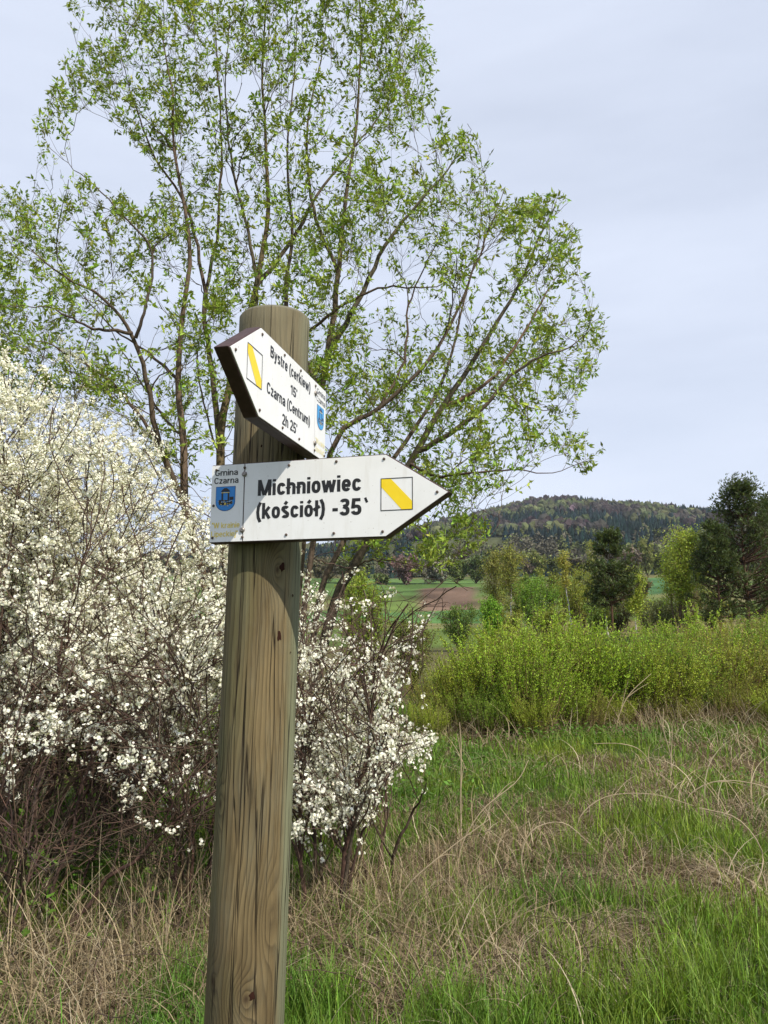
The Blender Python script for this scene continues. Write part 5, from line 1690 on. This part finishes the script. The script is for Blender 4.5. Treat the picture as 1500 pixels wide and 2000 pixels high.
    tag(link('undergrowth', mesh_np('undergrowth', V, F, M['twig'], t)), 'thin dark bramble canes and fallen twigs tangled in the grass', 'brambles', kind='stuff')


meadow()


# a few thick bleached stalks that stand out one by one
def stalk(label, pts, w_, forks=()):
    base = np.array(pts[0], float)
    base[2] = float(zg(base[0], base[1])) - .02
    q = np.array(pts, float)
    q[:, 2] += base[2]
    q[0] = base
    r = rng(int(abs(base[0]) * 100) + 7)
    s = spline(q, 16)
    w_ = w_ * .62
    V, F, t = tubes(s[None] - base, (w_ * np.linspace(1, .45, 16))[None], 6, np.array([[0.37, 0.30, 0.20]]))
    root = empty('dead_stalk', base)
    tag(root, label, 'stalk', 'bleached dead stalks in the meadow')
    link('stem', mesh_np('stem', V, F, M['twig'], t, True), root)
    for (i, d) in forks:
        e = np.array([s[i] + np.array(d) * k_ + np.array([0, 0, .02]) * math.sin(3 * k_) for k_ in np.linspace(0, 1, 7)])
        V, F, t = tubes(e[None] - base, (w_ * .7 * np.linspace(1, .4, 7))[None], 5, np.array([[0.35, 0.28, 0.185]]))
        link('side_shoot', mesh_np('side_shoot', V, F, M['twig'], t, True), root)


stalk('pale forked dead stalk standing upright in the grass', [(3.35, 9.4, 0), (3.38, 9.4, .25), (3.30, 9.35, .55), (3.22, 9.3, .85)], .014, [(5, (.06, .02, .45)), (9, (-.10, 0, .28)), (11, (.04, .05, .22))])
stalk('thick pale stalk bent over in a hoop beside the upright forked one', [(3.20, 9.3, 0), (3.12, 9.3, .18), (2.95, 9.2, .38), (2.7, 9.1, .46), (2.4, 9.1, .46)], .011)
stalk('long straw coloured stalk leaning out of a dry tussock', [(.50, 5.7, 0), (.55, 5.7, .25), (.70, 5.7, .48), (.95, 5.75, .66), (1.05, 5.8, .80)], .008, [(9, (.14, .05, .10))])
stalk('two branched pale stalk arching above a heap of straw', [(2.75, 7.4, 0), (2.80, 7.4, .20), (3.05, 7.35, .34), (3.4, 7.3, .32), (3.8, 7.3, .16)], .010, [(7, (.35, .1, -.05))])
stalk('bleached stalk curled into a sickle close to the grass tuft', [(2.05, 5.1, 0.02), (2.30, 5.15, .08), (2.42, 5.2, .28), (2.28, 5.2, .50), (2.05, 5.25, .56)], .010)
stalk('white dead twigs leaning at the foot of the willow thicket', [(4.1, 14.1, 0), (4.2, 14.1, .35), (4.4, 14.1, .7), (4.8, 14.1, 1.05)], .020, [(6, (.15, 0, .5)), (9, (.4, 0, .25)), (4, (-.3, 0, .5))])
stalk('grey dead sapling with a forked head in front of the thicket', [(5.9, 15.3, 0), (5.85, 15.3, .5), (5.8, 15.3, .9)], .018, [(6, (.3, 0, .6)), (8, (-.1, 0, .5)), (10, (.2, 0, .35))])
stalk('rust brown dead dock stem upright beside the dry tussock', [(.60, 6.3, 0), (.60, 6.3, .4), (.61, 6.3, .8), (.60, 6.3, 1.0)], .011, [(6, (.03, 0, .2)), (9, (-.03, 0, .18))])
stalk('slim pale stalk bowed low across the green grass', [(1.55, 6.6, 0), (1.62, 6.6, .20), (1.85, 6.6, .34), (2.2, 6.55, .36), (2.5, 6.5, .28)], .008, [(8, (.2, .05, .14))])
stalk('bleached stalk hooped over at the edge of the straw near the post', [(.95, 5.5, 0), (.93, 5.5, .20), (1.02, 5.5, .36), (1.22, 5.5, .40), (1.40, 5.5, .26)], .009)
stalk('thin broken stalk lying slantwise in front of the outer blackthorn', [(.05, 4.75, 0), (.12, 4.75, .22), (.35, 4.75, .42), (.62, 4.78, .60)], .008, [(9, (.12, 0, .02))])


# ------------------------------------------------------------------ thin air haze over the valley
hz = bpy.data.materials.new('valley_haze')
hz.use_nodes = True
hz.node_tree.nodes.clear()
_o = hz.node_tree.nodes.new('ShaderNodeOutputMaterial')
_v = hz.node_tree.nodes.new('ShaderNodeVolumePrincipled')
_v.inputs['Color'].default_value = (0.80, 0.88, 1.0, 1)
_v.inputs['Density'].default_value = 0.00007
_v.inputs['Anisotropy'].default_value = 0.2
hz.node_tree.links.new(_v.outputs[0], _o.inputs['Volume'])
_zmin = float(GZ.min()) - 1.0
_q = np.array([(x, y, z) for z in (_zmin, 330.0) for x, y in ((-2700, -2700), (2700, -2700), (2700, 2700), (-2700, 2700))], float)
_hf = np.array([(3, 2, 1, 0), (4, 5, 6, 7), (0, 1, 5, 4), (1, 2, 6, 5), (2, 3, 7, 6), (3, 0, 4, 7)])
tag(link('haze', mesh_np('haze', _q, _hf, hz)), 'thin bluish air haze over the valley', 'haze', kind='stuff')
